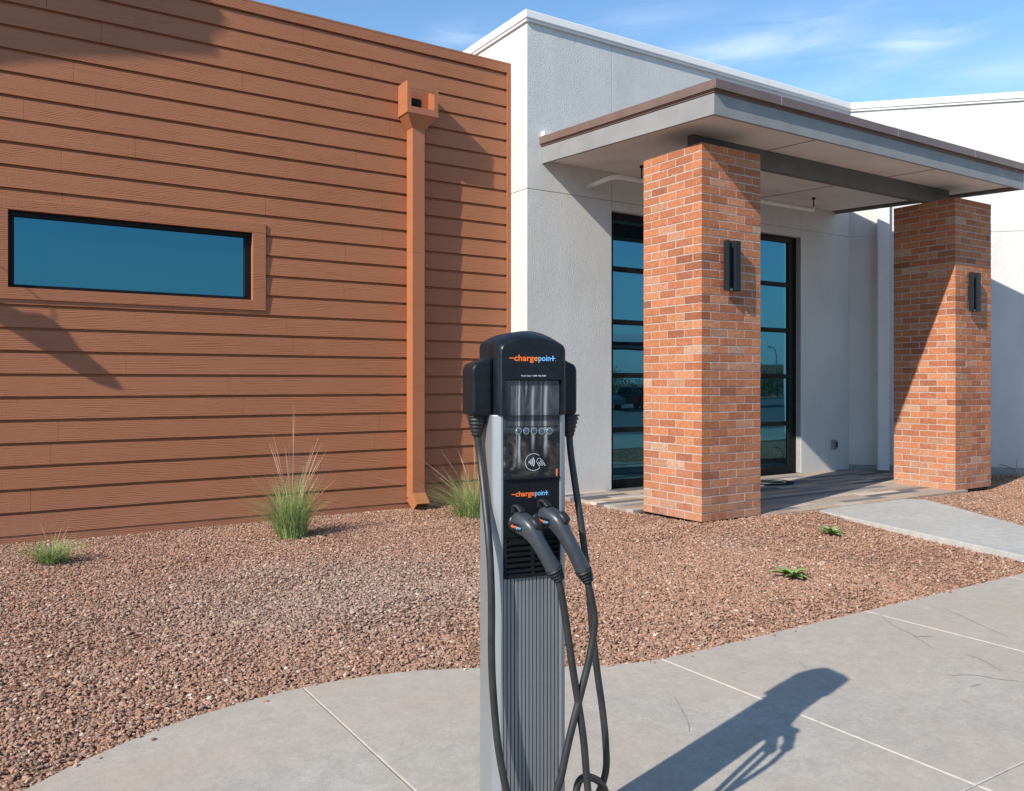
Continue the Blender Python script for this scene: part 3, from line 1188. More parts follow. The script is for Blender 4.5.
mb = MB()
fh = .232
sloped(mb, cu0, cu1, cv0, cv0 + .04, 0, fh)
sloped(mb, cu0, cu0 + .04, cv0 + .04, cv1, 0, fh)
sloped(mb, cu1 - .04, cu1, cv0 + .04, cv1, 0, fh)
rel(mb, CL).build('fascia', M['fascia'], cp, bevel=.003, seg=1)
mb = MB()
sloped(mb, cu0 + .04, cu1 - .04, cv0 + .04, cv1, .050, .062)
rel(mb, CL).build('soffit', M['soffit'], cp)
for q in (8.55, 11.1):
    mb = MB()
    sloped(mb, q, q + .012, cv0 + .05, cv1, .044, .0505)
    rel(mb, CL).build('soffit_joint', M['fascia'], cp)
mb = MB()
sloped(mb, cu0 - .012, cu1 + .012, cv0 - .012, cv1, fh + .001, fh + .018)
sloped(mb, cu0 - .026, cu1 + .026, cv0 - .026, cv1, fh + .019, fh + .030)
sloped(mb, cu0 - .040, cu1 + .040, cv0 - .062, cv1, fh + .031, fh + .132)
rel(mb, CL).build('roof_cap', M['cap'], cp, bevel=.003, seg=1)
for u_ in (7.68, 9.9, 11.7):
    mb = MB()
    sloped(mb, u_, u_ + .006, cv0 - .066, cv0 - .0621, fh + .03, fh + .133)
    rel(mb, CL).build('cap_seam', M['fascia'], cp)
mb = MB()
mb.box((7.24, 7.26, PH + .001), (12.72, 7.36, 4.575))
rel(mb, CL).build('beam', M['beam'], cp, bevel=.004, seg=1)
mb = MB()
mb.box((6.66, VW - .09, 4.935 + .10), (6.80, VW - .002, 5.045 + .05))
rel(mb, CL).build('wall_flashing', M['white_metal'], cp)
mb = MB()
sloped(mb, cu1 - .10, cu1 - .045, cv0 + .1, cv1, .035, .0495)
rel(mb, CL).build('edge_drip', M['beam'], cp)

# sprinkler pipe under the canopy
sp = empty('sprinkler_pipe', (7.45, 9.0, 4.45))
SPL = (7.45, 9.0, 4.45)
tag(sp, 'thin off-white sprinkler pipe hanging under the canopy soffit', 'pipe')
mb = MB()
pp = [(7.45, 9.61, 4.425), (7.45, 9.10, 4.45), (7.47, 9.02, 4.452), (7.55, 8.98, 4.455), (11.62, 8.98, 4.455), (11.69, 8.98, 4.462), (11.71, 8.98, 4.50)]
mb.loft(pp, .033, 12)
rel(mb, SPL).build('pipe', M['pipe'], sp)
for u_ in (7.95, 10.3, 11.71):
    mb = MB()
    mb.loft([(u_, 8.98, 4.47), (u_, 8.98, 4.655)], .009, 8)
    mb.loft([(u_, 8.98, 4.64), (u_, 8.98, 4.668)], .028, 10)
    rel(mb, SPL).build('hanger', M['black_frame'], sp)

# round doormat
dm = empty('doormat', (10.55, 8.95, .032))
tag(dm, 'dark round mat with a white ring on the patio in front of the glass', 'mat')
mb = MB()
mb.prism([(.40 * math.cos(t * math.pi / 24), .40 * math.sin(t * math.pi / 24)) for t in range(48)], 0, .012)
mb.build('mat', M['doormat'], dm)
mb = MB()
for i in range(40):
    t0, t1 = i * math.pi / 20, (i + 1) * math.pi / 20
    vv = [(r_ * math.cos(t), r_ * math.sin(t), .015) for t in (t0, t1) for r_ in (.25, .28)]
    mb.add(vv, [(0, 1, 3, 2)])
mb.build('ring', M['mat_ring'], dm)

# ------------------------------------------------------------------ gravel (uncountable)


def inside(poly, x, y):
    n = len(poly)
    c = np.zeros(len(x), bool)
    j = n - 1
    for i in range(n):
        xi, yi = poly[i][:2]
        xj, yj = poly[j][:2]
        c ^= ((yi > y) != (yj > y)) & (x < (xj - xi) * (y - yi) / (yj - yi + 1e-12) + xi)
        j = i
    return c


rs = np.random.RandomState(5)
us_, vs_l = [], []
for (a, b, c, d, dens) in ((-2.2, 6.5, 3.6, 6.2, 5400), (-2.2, 6.5, 6.2, 10.1, 3800), (6.5, 18.5, 3.6, 9.7, 2500), (-7, -2.2, 3.6, 10.0, 400)):
    n = int((b - a) * (d - c) * dens)
    us_.append(rs.uniform(a, b, n)); vs_l.append(rs.uniform(c, d, n))
U_, V_ = np.concatenate(us_), np.concatenate(vs_l)
ex, ey = np.array([p.x for p in edge]), np.array([p.y for p in edge])
patchy = np.array([mnoise.noise(Vector((a * .9, b * 1.4, 5.0))) + .5 * mnoise.noise(Vector((a * 2.7, b * 3.1, 1.0))) for a, b in zip(U_, V_)])
keep = rs.uniform(0, 1, len(U_)) < np.clip(1.25 - np.clip(patchy - .08, 0, 1) * 2.6, .5, 1)
keep &= V_ > np.interp(U_, ex, ey) + .012
keep &= V_ < np.where(U_ < CU, VS - .03, VW - .02)
keep &= ~((U_ > INU) & (V_ > VW - (U_ - INU)))
keep &= ~inside([(8.05, 3.5), (9.33, 3.5), (9.86, 4.76), (10.43, 5.67), (10.98, 6.62), (10.5, 6.95), (8.88, 6.76), (8.81, 6.67), (8.11, 3.94)], U_, V_)
keep &= ~((U_ > np.where(V_ > 7.79, 6.855, 7.92)) & (U_ < 13.0) & (V_ > 6.75) & (U_ < np.where(V_ > 8, 13.4, 12.36 + (V_ - 6.8) * .25)))
for P in pillars:
    keep &= ~((abs(U_ - P.location.x) < .50) & (abs(V_ - P.location.y) < .50))
U_, V_ = U_[keep], V_[keep]
Zs = np.array([bed_z(a, b) for a, b in zip(U_, V_)]) + .006 + rs.uniform(0, .012, len(U_))
# a few stones kicked onto the concrete
n = 45
u2 = rs.uniform(-1, 9, n); v2 = np.interp(u2, ex, ey) - np.abs(rs.normal(0, .035, n)) - .005
U_, V_, Zs = np.concatenate([U_, u2]), np.concatenate([V_, v2]), np.concatenate([Zs, np.full(n, .004)])
me = bpy.data.meshes.new('gravel')
me.vertices.add(len(U_))
me.vertices.foreach_set('co', np.stack([U_, V_, Zs], 1).astype(np.float32).ravel())
gr = bpy.data.objects.new('gravel', me)
scene.collection.objects.link(gr)
tag(gr, 'crushed reddish brown gravel filling the planting bed between sidewalk and buildings', 'gravel', kind='stuff')
stones = bpy.data.collections.new('stone_shapes')
for i in range(7):
    bm = bmesh.new()
    bmesh.ops.create_icosphere(bm, subdivisions=1, radius=1)
    for v_ in bm.verts:
        v_.co *= rnd.uniform(.62, 1.25)
        v_.co = Vector((v_.co.x * (1 + .12 * i % .5), v_.co.y * .85, v_.co.z * (.62 + .05 * (i % 3))))
    ms = bpy.data.meshes.new('stone')
    bm.to_mesh(ms)
    bm.free()
    ms.materials.append(M['stone'])
    stones.objects.link(bpy.data.objects.new('stone', ms))
ng = bpy.data.node_groups.new('scatter', 'GeometryNodeTree')
ng.interface.new_socket('Geometry', in_out='INPUT', socket_type='NodeSocketGeometry')
ng.interface.new_socket('Geometry', in_out='OUTPUT', socket_type='NodeSocketGeometry')
gi, go = ng.nodes.new('NodeGroupInput'), ng.nodes.new('NodeGroupOutput')
ci = ng.nodes.new('GeometryNodeCollectionInfo')
ci.inputs['Collection'].default_value = stones
ci.inputs['Separate Children'].default_value = True
ci.inputs['Reset Children'].default_value = True
ip = ng.nodes.new('GeometryNodeInstanceOnPoints')
ip.inputs['Pick Instance'].default_value = True
rv = ng.nodes.new('FunctionNodeRandomValue')
rv.data_type = 'FLOAT_VECTOR'
rv.inputs['Min'].default_value = (-.5, -.5, 0)
rv.inputs['Max'].default_value = (.5, .5, 6.28)
rv2 = ng.nodes.new('FunctionNodeRandomValue')
rv2.data_type = 'FLOAT'
rv2.inputs[2].default_value = 0.0
rv2.inputs[3].default_value = 1.0
pw = ng.nodes.new('ShaderNodeMath'); pw.operation = 'POWER'; pw.inputs[1].default_value = 2.6
ma = ng.nodes.new('ShaderNodeMath'); ma.operation = 'MULTIPLY_ADD'; ma.inputs[1].default_value = .0108; ma.inputs[2].default_value = .0058
L_ = ng.links.new
L_(gi.outputs[0], ip.inputs['Points'])
L_(ci.outputs[0], ip.inputs['Instance'])
L_(rv.outputs[0], ip.inputs['Rotation'])
L_(rv2.outputs[1], pw.inputs[0]); L_(pw.outputs[0], ma.inputs[0]); L_(ma.outputs[0], ip.inputs['Scale'])
L_(ip.outputs[0], go.inputs[0])
mod = gr.modifiers.new('scatter', 'NODES')
mod.node_group = ng

# ------------------------------------------------------------------ grass clumps and weeds


def tuft(loc, label, height, spread, n, stalks, seed, lean=(0, 0), stalk_h=1.5):
    r = random.Random(seed)
    root = empty('ornamental_grass', loc)
    tag(root, label, 'grass clump', 'grass clumps along the brown wall')
    mb = MB()
    for i in range(n):
        a = r.uniform(0, 2 * math.pi)
        q = r.random() ** .8
        ab = a + r.uniform(-1.2, 1.2)
        base = Vector((math.cos(ab), math.sin(ab), 0)) * r.random() ** .6 * spread * .26
        out = Vector((math.cos(a) + lean[0] * r.random(), math.sin(a) + lean[1] * r.random(), 0))
        L = height * r.uniform(.45, 1.05) * (1 - .25 * q)
        reach = spread * q * r.uniform(.5, 1.1)
        wdt = r.uniform(.0018, .0036)
        side = Vector((-out.y, out.x, 0)).normalized()
        side = (side + Vector((r.uniform(-.6, .6), r.uniform(-.6, .6), 0))).normalized()
        kink = Vector((r.gauss(0, .13), r.gauss(0, .13), -.18 * (r.random() ** 3)))
        vv = []
        for k_ in range(5):
            t = k_ / 4
            p = base + out * reach * (t ** 1.6) + Vector((0, 0, L * (t - .28 * q * t * t))) + kink * (t * t * L)
            w_ = wdt * (1 - t * .85)
            vv += [p - side * w_, p + side * w_]
        g = r.uniform(.7, 1.25)
        col = (.22 * g, .32 * g, .10 * g) if r.random() < .82 else (.36 * g, .33 * g, .17 * g)
        mb.add(vv, [(2 * k_, 2 * k_ + 1, 2 * k_ + 3, 2 * k_ + 2) for k_ in range(4)], col)
    mb.build('foliage', M['grass'], root)
    mb = MB()
    for i in range(stalks):
        a = r.uniform(0, 2 * math.pi)
        q = r.random() ** 1.2
        out = Vector((math.cos(a) + lean[0], math.sin(a) + lean[1], 0))
        L = height * stalk_h * r.uniform(.7, 1.0) * (1 - .45 * q)
        reach = spread * 1.5 * q
        side = Vector((r.uniform(-1, 1), r.uniform(-1, 1), 0)).normalized()
        vv = []
        for k_ in range(6):
            t = k_ / 5
            p = out * reach * (t ** 1.3) + Vector((0, 0, L * (t - .2 * q * t * t)))
            w_ = .0011 + (.0016 if k_ == 4 else 0) - (.0008 if k_ == 5 else 0)
            vv += [p - side * w_, p + side * w_]
        mb.add(vv, [(2 * k_, 2 * k_ + 1, 2 * k_ + 3, 2 * k_ + 2) for k_ in range(5)])
    if stalks:
        mb.build('seed_stalk', M['stalk'], root)
    return root


tuft((2.87, 8.80, -.04), 'tall green grass clump with pink seed stalks left of the brown downspout', .84, .58, 900, 30, 1, (-.30, .0), 1.85)
tuft((.615, 8.70, -.03), 'small low green grass tuft below the strip window', .27, .46, 480, 9, 2, (0, 0), 1.6)
tuft((5.22, 8.93, -.04), 'loose green grass clump half hidden behind the charging station', .70, .95, 950, 36, 5, (-.6, -.1), 1.45)


def weed(loc, label, n, size, seed):
    r = random.Random(seed)
    root = empty('weed', loc)
    tag(root, label, 'weed', 'weeds in the gravel')
    mb = MB()
    for i in range(n):
        a = 2 * math.pi * i / n * 1.9 + r.uniform(-.4, .4)
        o_ = Vector((math.cos(a), math.sin(a), 0))
        sd = Vector((-o_.y, o_.x, 0))
        L = size * r.uniform(.6, 1.1)
        up = r.uniform(.25, 1.0)
        vv = []
        for k_ in range(6):
            t = k_ / 5
            p = o_ * L * t * (1 - .3 * up) + Vector((0, 0, .004 + L * up * (t - .55 * t * t)))
            w_ = L * .13 * math.sin(math.pi * min(.97, t * .85 + .12))
            vv += [p - sd * w_ + Vector((0, 0, w_ * .4)), p, p + sd * w_ + Vector((0, 0, w_ * .4))]
        mb.add(vv, [f for k_ in range(5) for f in ((3 * k_, 3 * k_ + 1, 3 * k_ + 4, 3 * k_ + 3), (3 * k_ + 1, 3 * k_ + 2, 3 * k_ + 5, 3 * k_ + 4))], None, 0, True)
    mb.build('leaf', M['weed'], root)
    return root


weed((7.72, 5.70, -.025), 'small green weed in the gravel beside the concrete path', 24, .21, 4)
weed((5.76, 4.62, -.025), 'low green weed in the gravel near the sidewalk edge', 34, .20, 9)
# dry twig at the far right
tw = empty('dry_twig', (14.3, 7.05, 0))
tag(tw, 'thin dry twig standing in the gravel right of the far brick pillar', 'twig')
mb = MB()
mb.loft(spline([(0.25, -.1, -.04), (.1, 0, .10), (-.05, .05, .20), (-.26, .12, .26)], 4), .006, 6)
mb.loft(spline([(.1, 0, .10), (.12, .03, .22), (.2, .05, .33)], 4), .004, 6)
mb.build('branch', M['bark'], tw)
tw.location = (14.75, 7.30, -.02)

# ------------------------------------------------------------------ charging station
ST_ROT = -YAW + R(22)
st_u, st_v = 1.4785, 2.1833
st = empty('charging_station', (st_u, st_v, 0), ST_ROT)
tag(st, 'grey and black electric vehicle charging station standing on the sidewalk', 'charging station')
MST = Matrix.Translation((st_u, st_v, 0)) @ Matrix.Rotation(ST_ROT, 4, 'Z')
MSI = MST.inverted()


def loc(px, py, y):
    """station-frame point seen at a pixel on the station's plane y"""
    o = MSI @ Vector((0, 0, CAM_H))
    t = (px - CX) / F_PX
    d = (MSI.to_3x3() @ Vector((t * COS + SIN, COS - t * SIN, (HY - py) / F_PX)))
    k_ = (y - o.y) / d.y
    return o + d * k_


BH, BD, CHF = .104, .142, .022
mb = MB()
ZB = 1.50
sec = [(-BH, .0), (-BH + .008, .0), (-BH + .008, .012), (BH - .008, .012), (BH - .008, 0), (BH, 0), (BH + CHF - .003, CHF - .003), (BH + CHF, CHF + .004), (BH + CHF, BD - .01), (BH + CHF - .01, BD),
       (-BH - CHF + .01, BD), (-BH - CHF, BD - .01), (-BH - CHF, CHF + .004), (-BH - CHF + .003, CHF - .003)]
mb.prism(sec, .012, ZB, 'z')
mb.build('pedestal', M['alu'], st, bevel=.002, seg=2)
mb = MB()
mb.box((-.15, -.02, 0), (.15, .19, .012))
mb.build('base_plate', M['alu_dark'], st, bevel=.002)
# fluted front panel
mb = MB()
x = -BH + .010
ZP = loc(533, 577, 0).z
nfl = 15
wf = (2 * BH - .020) / nfl
prof = [(-BH + .009, .0115)]
for i in range(nfl):
    x0 = -BH + .010 + i * wf
    prof += [(x0, .0015), (x0 + wf * .62, .0015), (x0 + wf * .70, .0075), (x0 + wf * .92, .0075)]
prof += [(BH - .009, .0015), (BH - .009, .0115)]
mb.prism(prof, .03, ZP, 'z')
mb.build('fluted_panel', M['alu_dark'], st)
# grille with louvres
ZG0, ZG1 = ZP + .002, loc(533, 537, 0).z
mb = MB()
gx0, gx1 = -BH + .009, BH - .009
mb.box((gx0, .004, ZG0), (gx1, .0115, ZG1))
mb.box((gx0, -.006, ZG0), (gx1, .004, ZG0 + .012))
mb.box((gx0, -.006, ZG0 + .012), (gx0 + .008, .004, ZG1)); mb.box((gx1 - .008, -.006, ZG0 + .012), (gx1, .004, ZG1))
mb.box((-.006, -.006, ZG0 + .012), (.006, .004, ZG1))
nl = 6
for i in range(nl):
    z = ZG0 + .018 + i * (ZG1 - ZG0 - .02) / nl
    for (a, b) in ((gx0 + .008, -.006), (.006, gx1 - .008)):
        mb.add([(a, -.006, z), (b, -.006, z), (b, -.006, z + .006), (a, -.006, z + .006), (a, .0035, z + .005), (b, .0035, z + .005), (b, .0035, z + .011), (a, .0035, z + .011)],
               [(0, 1, 2, 3), (3, 2, 6, 7), (0, 4, 5, 1), (4, 7, 6, 5), (0, 3, 7, 4), (1, 5, 6, 2)])
mb.build('grille', M['panel'], st)
# black holster panel with the second logo
ZH1 = loc(533, 479, 0).z
mb = MB()
mb.box((gx0, .002, ZG1 + .001), (gx1, .0115, ZH1))
mb.build('holster_panel', M['panel'], st, bevel=.001, seg=1)
mb = MB()
for cx_ in (-.052, .024):
    c0 = Vector((cx_, .0, loc(517, 523, 0).z))
    mb.loft([c0 + Vector((0, .003, 0)), c0 + Vector((0, -.012, 0))], [.033, .030], 24, up=Vector((0, 0, 1)))
mb.build('holster_socket', M['black'], st)
# display
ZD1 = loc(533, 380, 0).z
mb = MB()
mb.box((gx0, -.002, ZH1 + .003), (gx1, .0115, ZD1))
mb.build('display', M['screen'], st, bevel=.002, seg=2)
mb = MB()
mb.box((gx0, -.006, ZH1 + .001), (gx1, -.0022, ZH1 + .007))
mb.build('display_lip', M['black'], st)
mb = MB()
mb.box((gx0 + .004, -.0034, loc(533, 426.5, 0).z), (gx1 - .004, -.0022, loc(533, 426.5, 0).z + .0012))
mb.build('display_seam', M['black'], st)
for i in range(5):
    mb = MB()
    c0 = loc(518.2 + i * 7.75, 431, -.003)
    mb.loft([c0 + Vector((0, .001, 0)), c0 + Vector((0, -.002, 0)), c0 + Vector((0, -.0032, 0))], [.0093, .0093, .0070], 20)
    mb.build('button', M['button'], st)
    mb = MB()
    for q in range(20):
        t0, t1 = q * math.pi / 10, (q + 1) * math.pi / 10
        mb.add([c0 + Vector((math.cos(t) * r_, -.0022, math.sin(t) * r_)) for t in (t0, t1) for r_ in (.0094, .0102)], [(0, 1, 3, 2)])
    mb.build('button_ring', M['white_print'], st)
# contactless symbol
mb = MB()
c0 = loc(533.6, 462, -.0026)


def arc(cx_, cz_, r_, t0, t1, w_, sx_=1.0, n=18):
    for q in range(n):
        a0, a1 = t0 + (t1 - t0) * q / n, t0 + (t1 - t0) * (q + 1) / n
        mb.add([(c0.x + cx_ + math.cos(t) * rr_ * sx_, c0.y, c0.z + cz_ + math.sin(t) * rr_) for t in (a0, a1) for rr_ in (r_ - w_ / 2, r_ + w_ / 2)], [(0, 1, 3, 2)])


arc(0, 0, .0265, R(48), R(320), .0014, 1.08, 40)
for i, r_ in enumerate((.006, .0118, .0176, .0234)):
    arc(-.021, 0, r_, R(-36), R(36), .0027)
hand = [(.013, .009), (.020, .012), (.030, .004), (.041, -.012), (.038, -.013), (.028, .000), (.022, .004), (.031, -.010), (.028, -.012), (.017, .000), (.022, -.013), (.019, -.014), (.010, .001)]
for a_, b_ in zip(hand, hand[1:] + hand[:1]):
    A_, B_ = Vector((a_[0], 0, a_[1])), Vector((b_[0], 0, b_[1]))
    t = (B_ - A_).normalized()
    s_ = Vector((-t.z, 0, t.x)) * .0006
    mb.add([c0 + A_ - s_, c0 + B_ - s_, c0 + B_ + s_, c0 + A_ + s_], [(0, 1, 2, 3)])
mb.build('contactless_symbol', M['white_print'], st)
mb = MB()
a_ = loc(556.5, 470, -.0026)
mb.box((a_.x - .0015, -.0036, a_.z - .022), (a_.x + .003, -.0026, a_.z + .004))
mb.build('status_mark', M['orange'], st)

# arched head cover
HW, HY0, HD = .1115, -.014, .165
ZHB = loc(533, 415.3, HY0).z
ZC, ZK = 1.722, 1.744
def head_outline(w, zc, zk, n=14):
    pts = [(-w, ZHB), (w, ZHB), (w, zc - .016)]
    pts += [(w - .0045, zc - .006), (w - .012, zc)]
    for i in range(1, n):
        x_ = (w - .012) * (1 - 2 * i / n)
        pts.append((x_, zc + (zk - zc) * (1 - (x_ / (w - .012)) ** 2)))
    pts += [(-w + .012, zc), (-w + .0045, zc - .006), (-w, zc - .016)]
    return pts
O0 = head_outline(HW - .005, ZC - .005, ZK - .004)
O1 = head_outline(HW, ZC, ZK)
O2 = head_outline(HW + .004, ZC + .014, ZK + .022)
n = len(O0)
mb = MB()
lay = [(O0, HY0 - .0), (O1, HY0 + .005), (O2, HY0 + .055), (O2, HD)]
vv = [(x_, y_, z_) for o_, y_ in lay for x_, z_ in o_]
ff = []
for l in range(3):
    for i in range(n):
        j = (i + 1) % n
        ff.append((l * n + i, l * n + j, (l + 1) * n + j, (l + 1) * n + i))
mb.add(vv, ff, None, 0, True)
# front face with the display opening
fx0, fx1 = gx0 - .002, gx1 + .002
mb.add([(x_, HY0, z_) for x_, z_ in O0], [], None)
o_ = len(mb.v) - n
ii = [len(mb.v), len(mb.v) + 1, len(mb.v) + 2, len(mb.v) + 3]
mb.v += [(fx0, HY0, ZHB), (fx0, HY0, ZD1 + .001), (fx1, HY0, ZD1 + .001), (fx1, HY0, ZHB)]
for f in ([o_ + 0, ii[0], ii[1], o_ + n - 1], [o_ + 1, o_ + 2, ii[2], ii[3]]):
    mb.f.append(tuple(reversed(f))); mb.c.append(None); mb.m.append(0); mb.sm.append(False)
top = [o_ + i for i in range(2, n)]
mb.f.append(tuple([ii[1], ii[2]] + top)); mb.c.append(None); mb.m.append(0); mb.sm.append(False)
jj = len(mb.v)
mb.v += [(fx0, -.001, ZHB), (fx0, -.001, ZD1 + .001), (fx1, -.001, ZD1 + .001), (fx1, -.001, ZHB)]
for q in range(3):
    mb.f.append((ii[q], ii[q + 1], jj + q + 1, jj + q)); mb.c.append(None); mb.m.append(0); mb.sm.append(False)
mb.f.append(tuple(reversed([3 * n + i for i in range(n)]))); mb.c.append(None); mb.m.append(0); mb.sm.append(False)
head = mb.build('head_cover', M['black'], st)
head.data.shade_smooth()
es_ = head.modifiers.new('es', 'EDGE_SPLIT'); es_.split_angle = R(42)
# shoulders that hold the cables
for sgn in (-1, 1):
    mb = MB()
    zo = 1.648
    prof = [(sgn * (HW + .004), ZHB - .002), (sgn * (.186 if sgn < 0 else .178), ZHB - .002), (sgn * (.186 if sgn < 0 else .178), zo), (sgn * (.176 if sgn < 0 else .169), zo + .012), (sgn * (HW + .004), 1.684)]
    if sgn < 0:
        prof = prof[::-1]
    mb.prism(prof, .036, .140, 'y')
    mb.build('cable_shoulder', M['black'], st, bevel=.012, seg=4)
    for p_ in (bpy.data.objects[-1:] if False else []):
        pass
# lettering on the head and the lower panel
def logo(name, p0, p1, zc_, h_, y_, parent):
    mb = MB()
    W_ = p1 - p0
    mb.box((p0, y_ - .0004, zc_ + h_ * .26), (p0 + W_ * .10, y_, zc_ + h_ * .38), None, 0)
    text_mb(mb, 'charge', p0 + W_ * .105, zc_, W_ * .505, h_ * 1.06, y_, 0, .022)
    text_mb(mb, 'poin', p0 + W_ * .622, zc_, W_ * .262, h_ * 1.06, y_, 1, .014)
    q = p0 + W_ * .935
    mb.box((q - W_ * .012, y_ - .0004, zc_), (q + W_ * .012, y_, zc_ + h_ * .66), None, 1)
    mb.box((p0 + W_ * .872, y_ - .0003, zc_ + h_ * .27), (p0 + W_ * .985, y_ - .0001, zc_ + h_ * .38), None, 1)
    mb.box((p0 + W_ * .988, y_ - .0003, zc_), (p0 + W_ * .999, y_, zc_ + h_ * .06), None, 1)
    return mb.build(name, [M['orange'], M['blue']], parent)


a_, b_ = loc(509.2, 360.8, HY0 - .001), loc(555.8, 360.8, HY0 - .001)
logo('logo_lettering', a_.x, b_.x, loc(533, 360.8, HY0).z, .0245, HY0 - .0012, st)
a_, b_ = loc(511.5, 495.8, .001), loc(548.9, 495.8, .001)
logo('logo_lettering', a_.x, b_.x, loc(530, 495.8, .001).z, .0215, .0008, st)
mb = MB()
a_, b_ = loc(521, 376.4, HY0), loc(546, 376.4, HY0)
text_mb(mb, 'Need help? 1-888-758-4389', a_.x, a_.z, b_.x - a_.x, .0062, HY0 - .0008, 0, .012)
mb.build('help_line_lettering', M['white_print'], st)

# ------------------------------------------------------------------ cables with their connectors
CR = .0115


def cable_set(label, relief_px, path, nose, grip, side_logo):
    root = empty('charging_cable', (st_u, st_v, 0), ST_ROT)
    tag(root, label, 'charging cable', 'charging cables of the station')
    # cable from the shoulder to the connector
    mb = MB()
    P = spline(path, 10)
    mb.loft(P, CR, 14)
    mb.build('cable', M['cable'], root)
    # ribbed strain relief under the shoulder
    p = Vector(path[0])
    dn = (Vector(path[1]) - p).normalized()
    top = Vector((p.x, p.y, ZHB - .003))
    pts, rad = [], []
    for i in range(6):
        t = i / 5.0
        q = top.lerp(p, t)
        r_ = .034 * (1 - t) + .017 * t
        pts += [q, q + (p - top) * .07, q + (p - top) * .075, q + (p - top) * .13]
        rad += [r_, r_, r_ * .84, r_ * .84]
    mb = MB()
    mb.loft(pts, rad, 20)
    mb.build('strain_relief', M['rubber'], root)
    # connector
    con = empty('connector')
    con.parent = root
    G = [Vector(q[:3]) for q in grip]
    Rr = [q[3] for q in grip]
    mb = MB()
    pts = spline(G, 6)
    rads = []
    for i in range(len(pts)):
        f = i / 6.0
        k_ = min(int(f), len(Rr) - 2)
        t = f - k_
        t = t * t * (3 - 2 * t)
        A_, B_ = Rr[k_], Rr[k_ + 1]
        rads.append(((A_[0] * (1 - t) + B_[0] * t) * .92, (A_[1] * (1 - t) + B_[1] * t) * .92))
    mb.loft(pts, rads, 20, up=Vector((0, -.35, 1)), power=2.9)
    mb.build('grip', M['connector'], con)
    # latch hook over the holster and the thumb button
    g0 = G[0]
    mb = MB()
    h0 = g0 + Vector((-.006, .006, .036))
    mb.loft(spline([h0 + Vector((.0, .008, -.014)), h0 + Vector((0, 0, .006)), h0 + Vector((.004, -.018, .008)), h0 + Vector((.008, -.040, -.006))], 5), [(.013, .006)] * 16, 12, power=3)
    mb.build('latch_hook', M['rubber'], con)
    b0 = G[2]
    ax = (G[3] - G[1]).normalized()
    mb = MB()
    n_up = Vector((.25, -.55, .80)).normalized()
    n_up = (n_up - ax * n_up.dot(ax)).normalized()
    c_ = b0 + n_up * .0325 + ax * .006
    mb.loft([c_ - ax * .022 - n_up * .006, c_ - ax * .014, c_, c_ + ax * .013, c_ + ax * .020 - n_up * .008], [(.012, .004), (.015, .0095), (.0165, .012), (.0155, .010), (.011, .003)], 14, up=n_up, power=2.6)
    mb.build('thumb_button', M['rubber'], con)
    # ribbed boot
    e, ex_ = G[-1], (G[-1] - G[-2]).normalized()
    pts, rad = [], []
    for i in range(4):
        q = e + ex_ * (.0105 * i - .003)
        r_ = .0265 - .0028 * i
        pts += [q, q + ex_ * .0072, q + ex_ * .0076, q + ex_ * .0103]
        rad += [r_, r_, r_ * .78, r_ * .78]
    mb = MB()
    mb.loft(pts, rad, 20)
    mb.build('boot', M['rubber'], con)
    return root, con


def S(px, py, y):
    return tuple(loc(px, py, y))


gripA = [(*S(518, 520.5, -.010), (.026, .031)), (*S(522.5, 523.5, -.038), (.031, .038)), (*S(530, 529, -.072), (.029, .035)), (*S(538.5, 542.5, -.098), (.0220, .0245)),
         (*S(547, 557, -.110), (.0215, .0230)), (*S(554.0, 569.5, -.112), (.0238, .0248))]
pathA = [S(477, 434, .085), S(480.5, 460, .075), S(485, 500, .03), S(489.5, 550, -.02), S(491.5, 600, -.035), S(491.5, 650, -.035), S(493, 690, -.035), S(498, 745, -.04), S(506.5, 791, -.05),
         S(518, 835, -.07), (-.02, -.13, .05), (.08, -.17, .014), (.17, -.14, .014), (.215, -.06, .05), S(607, 800, -.02), S(594, 778.5, -.06), S(577, 787, -.10), (.06, -.20, .20), (.09, -.22, .09), (.135, -.19, .10),
         S(588, 791, -.12), S(583, 735, -.115), S(573, 670, -.115), S(565, 615, -.113), S(560.3, 588, -.113), S(557, 577, -.113)]
ra, conA = cable_set('black charging cable hanging left of the station, its connector in the left holster', None, pathA, None, gripA, True)
gripB = [(*S(544, 515, -.010), (.025, .030)), (*S(549.5, 517.5, -.038), (.030, .037)), (*S(557.5, 523, -.072), (.028, .034)), (*S(567, 538.5, -.098), (.0220, .0245)),
         (*S(576, 555.5, -.110), (.0218, .0232)), (*S(583.5, 571, -.112), (.0238, .0248))]
pathB = [S(569.2, 434, .075), S(571, 455, .070), S(576, 490, .055), S(582, 530, .035), S(588, 580, .02), S(592, 625, .01), S(597, 670, .0), S(602.5, 710, -.01), S(605.8, 745, -.02), S(605, 775, -.03),
         (.19, -.03, .22), (.16, -.02, .07), (.07, -.05, .014), (-.04, -.10, .014), (-.06, -.16, .03), (.0, -.19, .10), S(556, 803, -.12), S(561.5, 775, -.12), S(569, 740, -.12), S(579.5, 698, -.115), S(590, 655, -.112), S(594.5, 622, -.112),
         S(591.5, 600, -.113), S(588, 583, -.113)]
rbb, conB = cable_set('black charging cable hanging right of the station, its connector in the right holster', None, pathB, None, gripB, True)
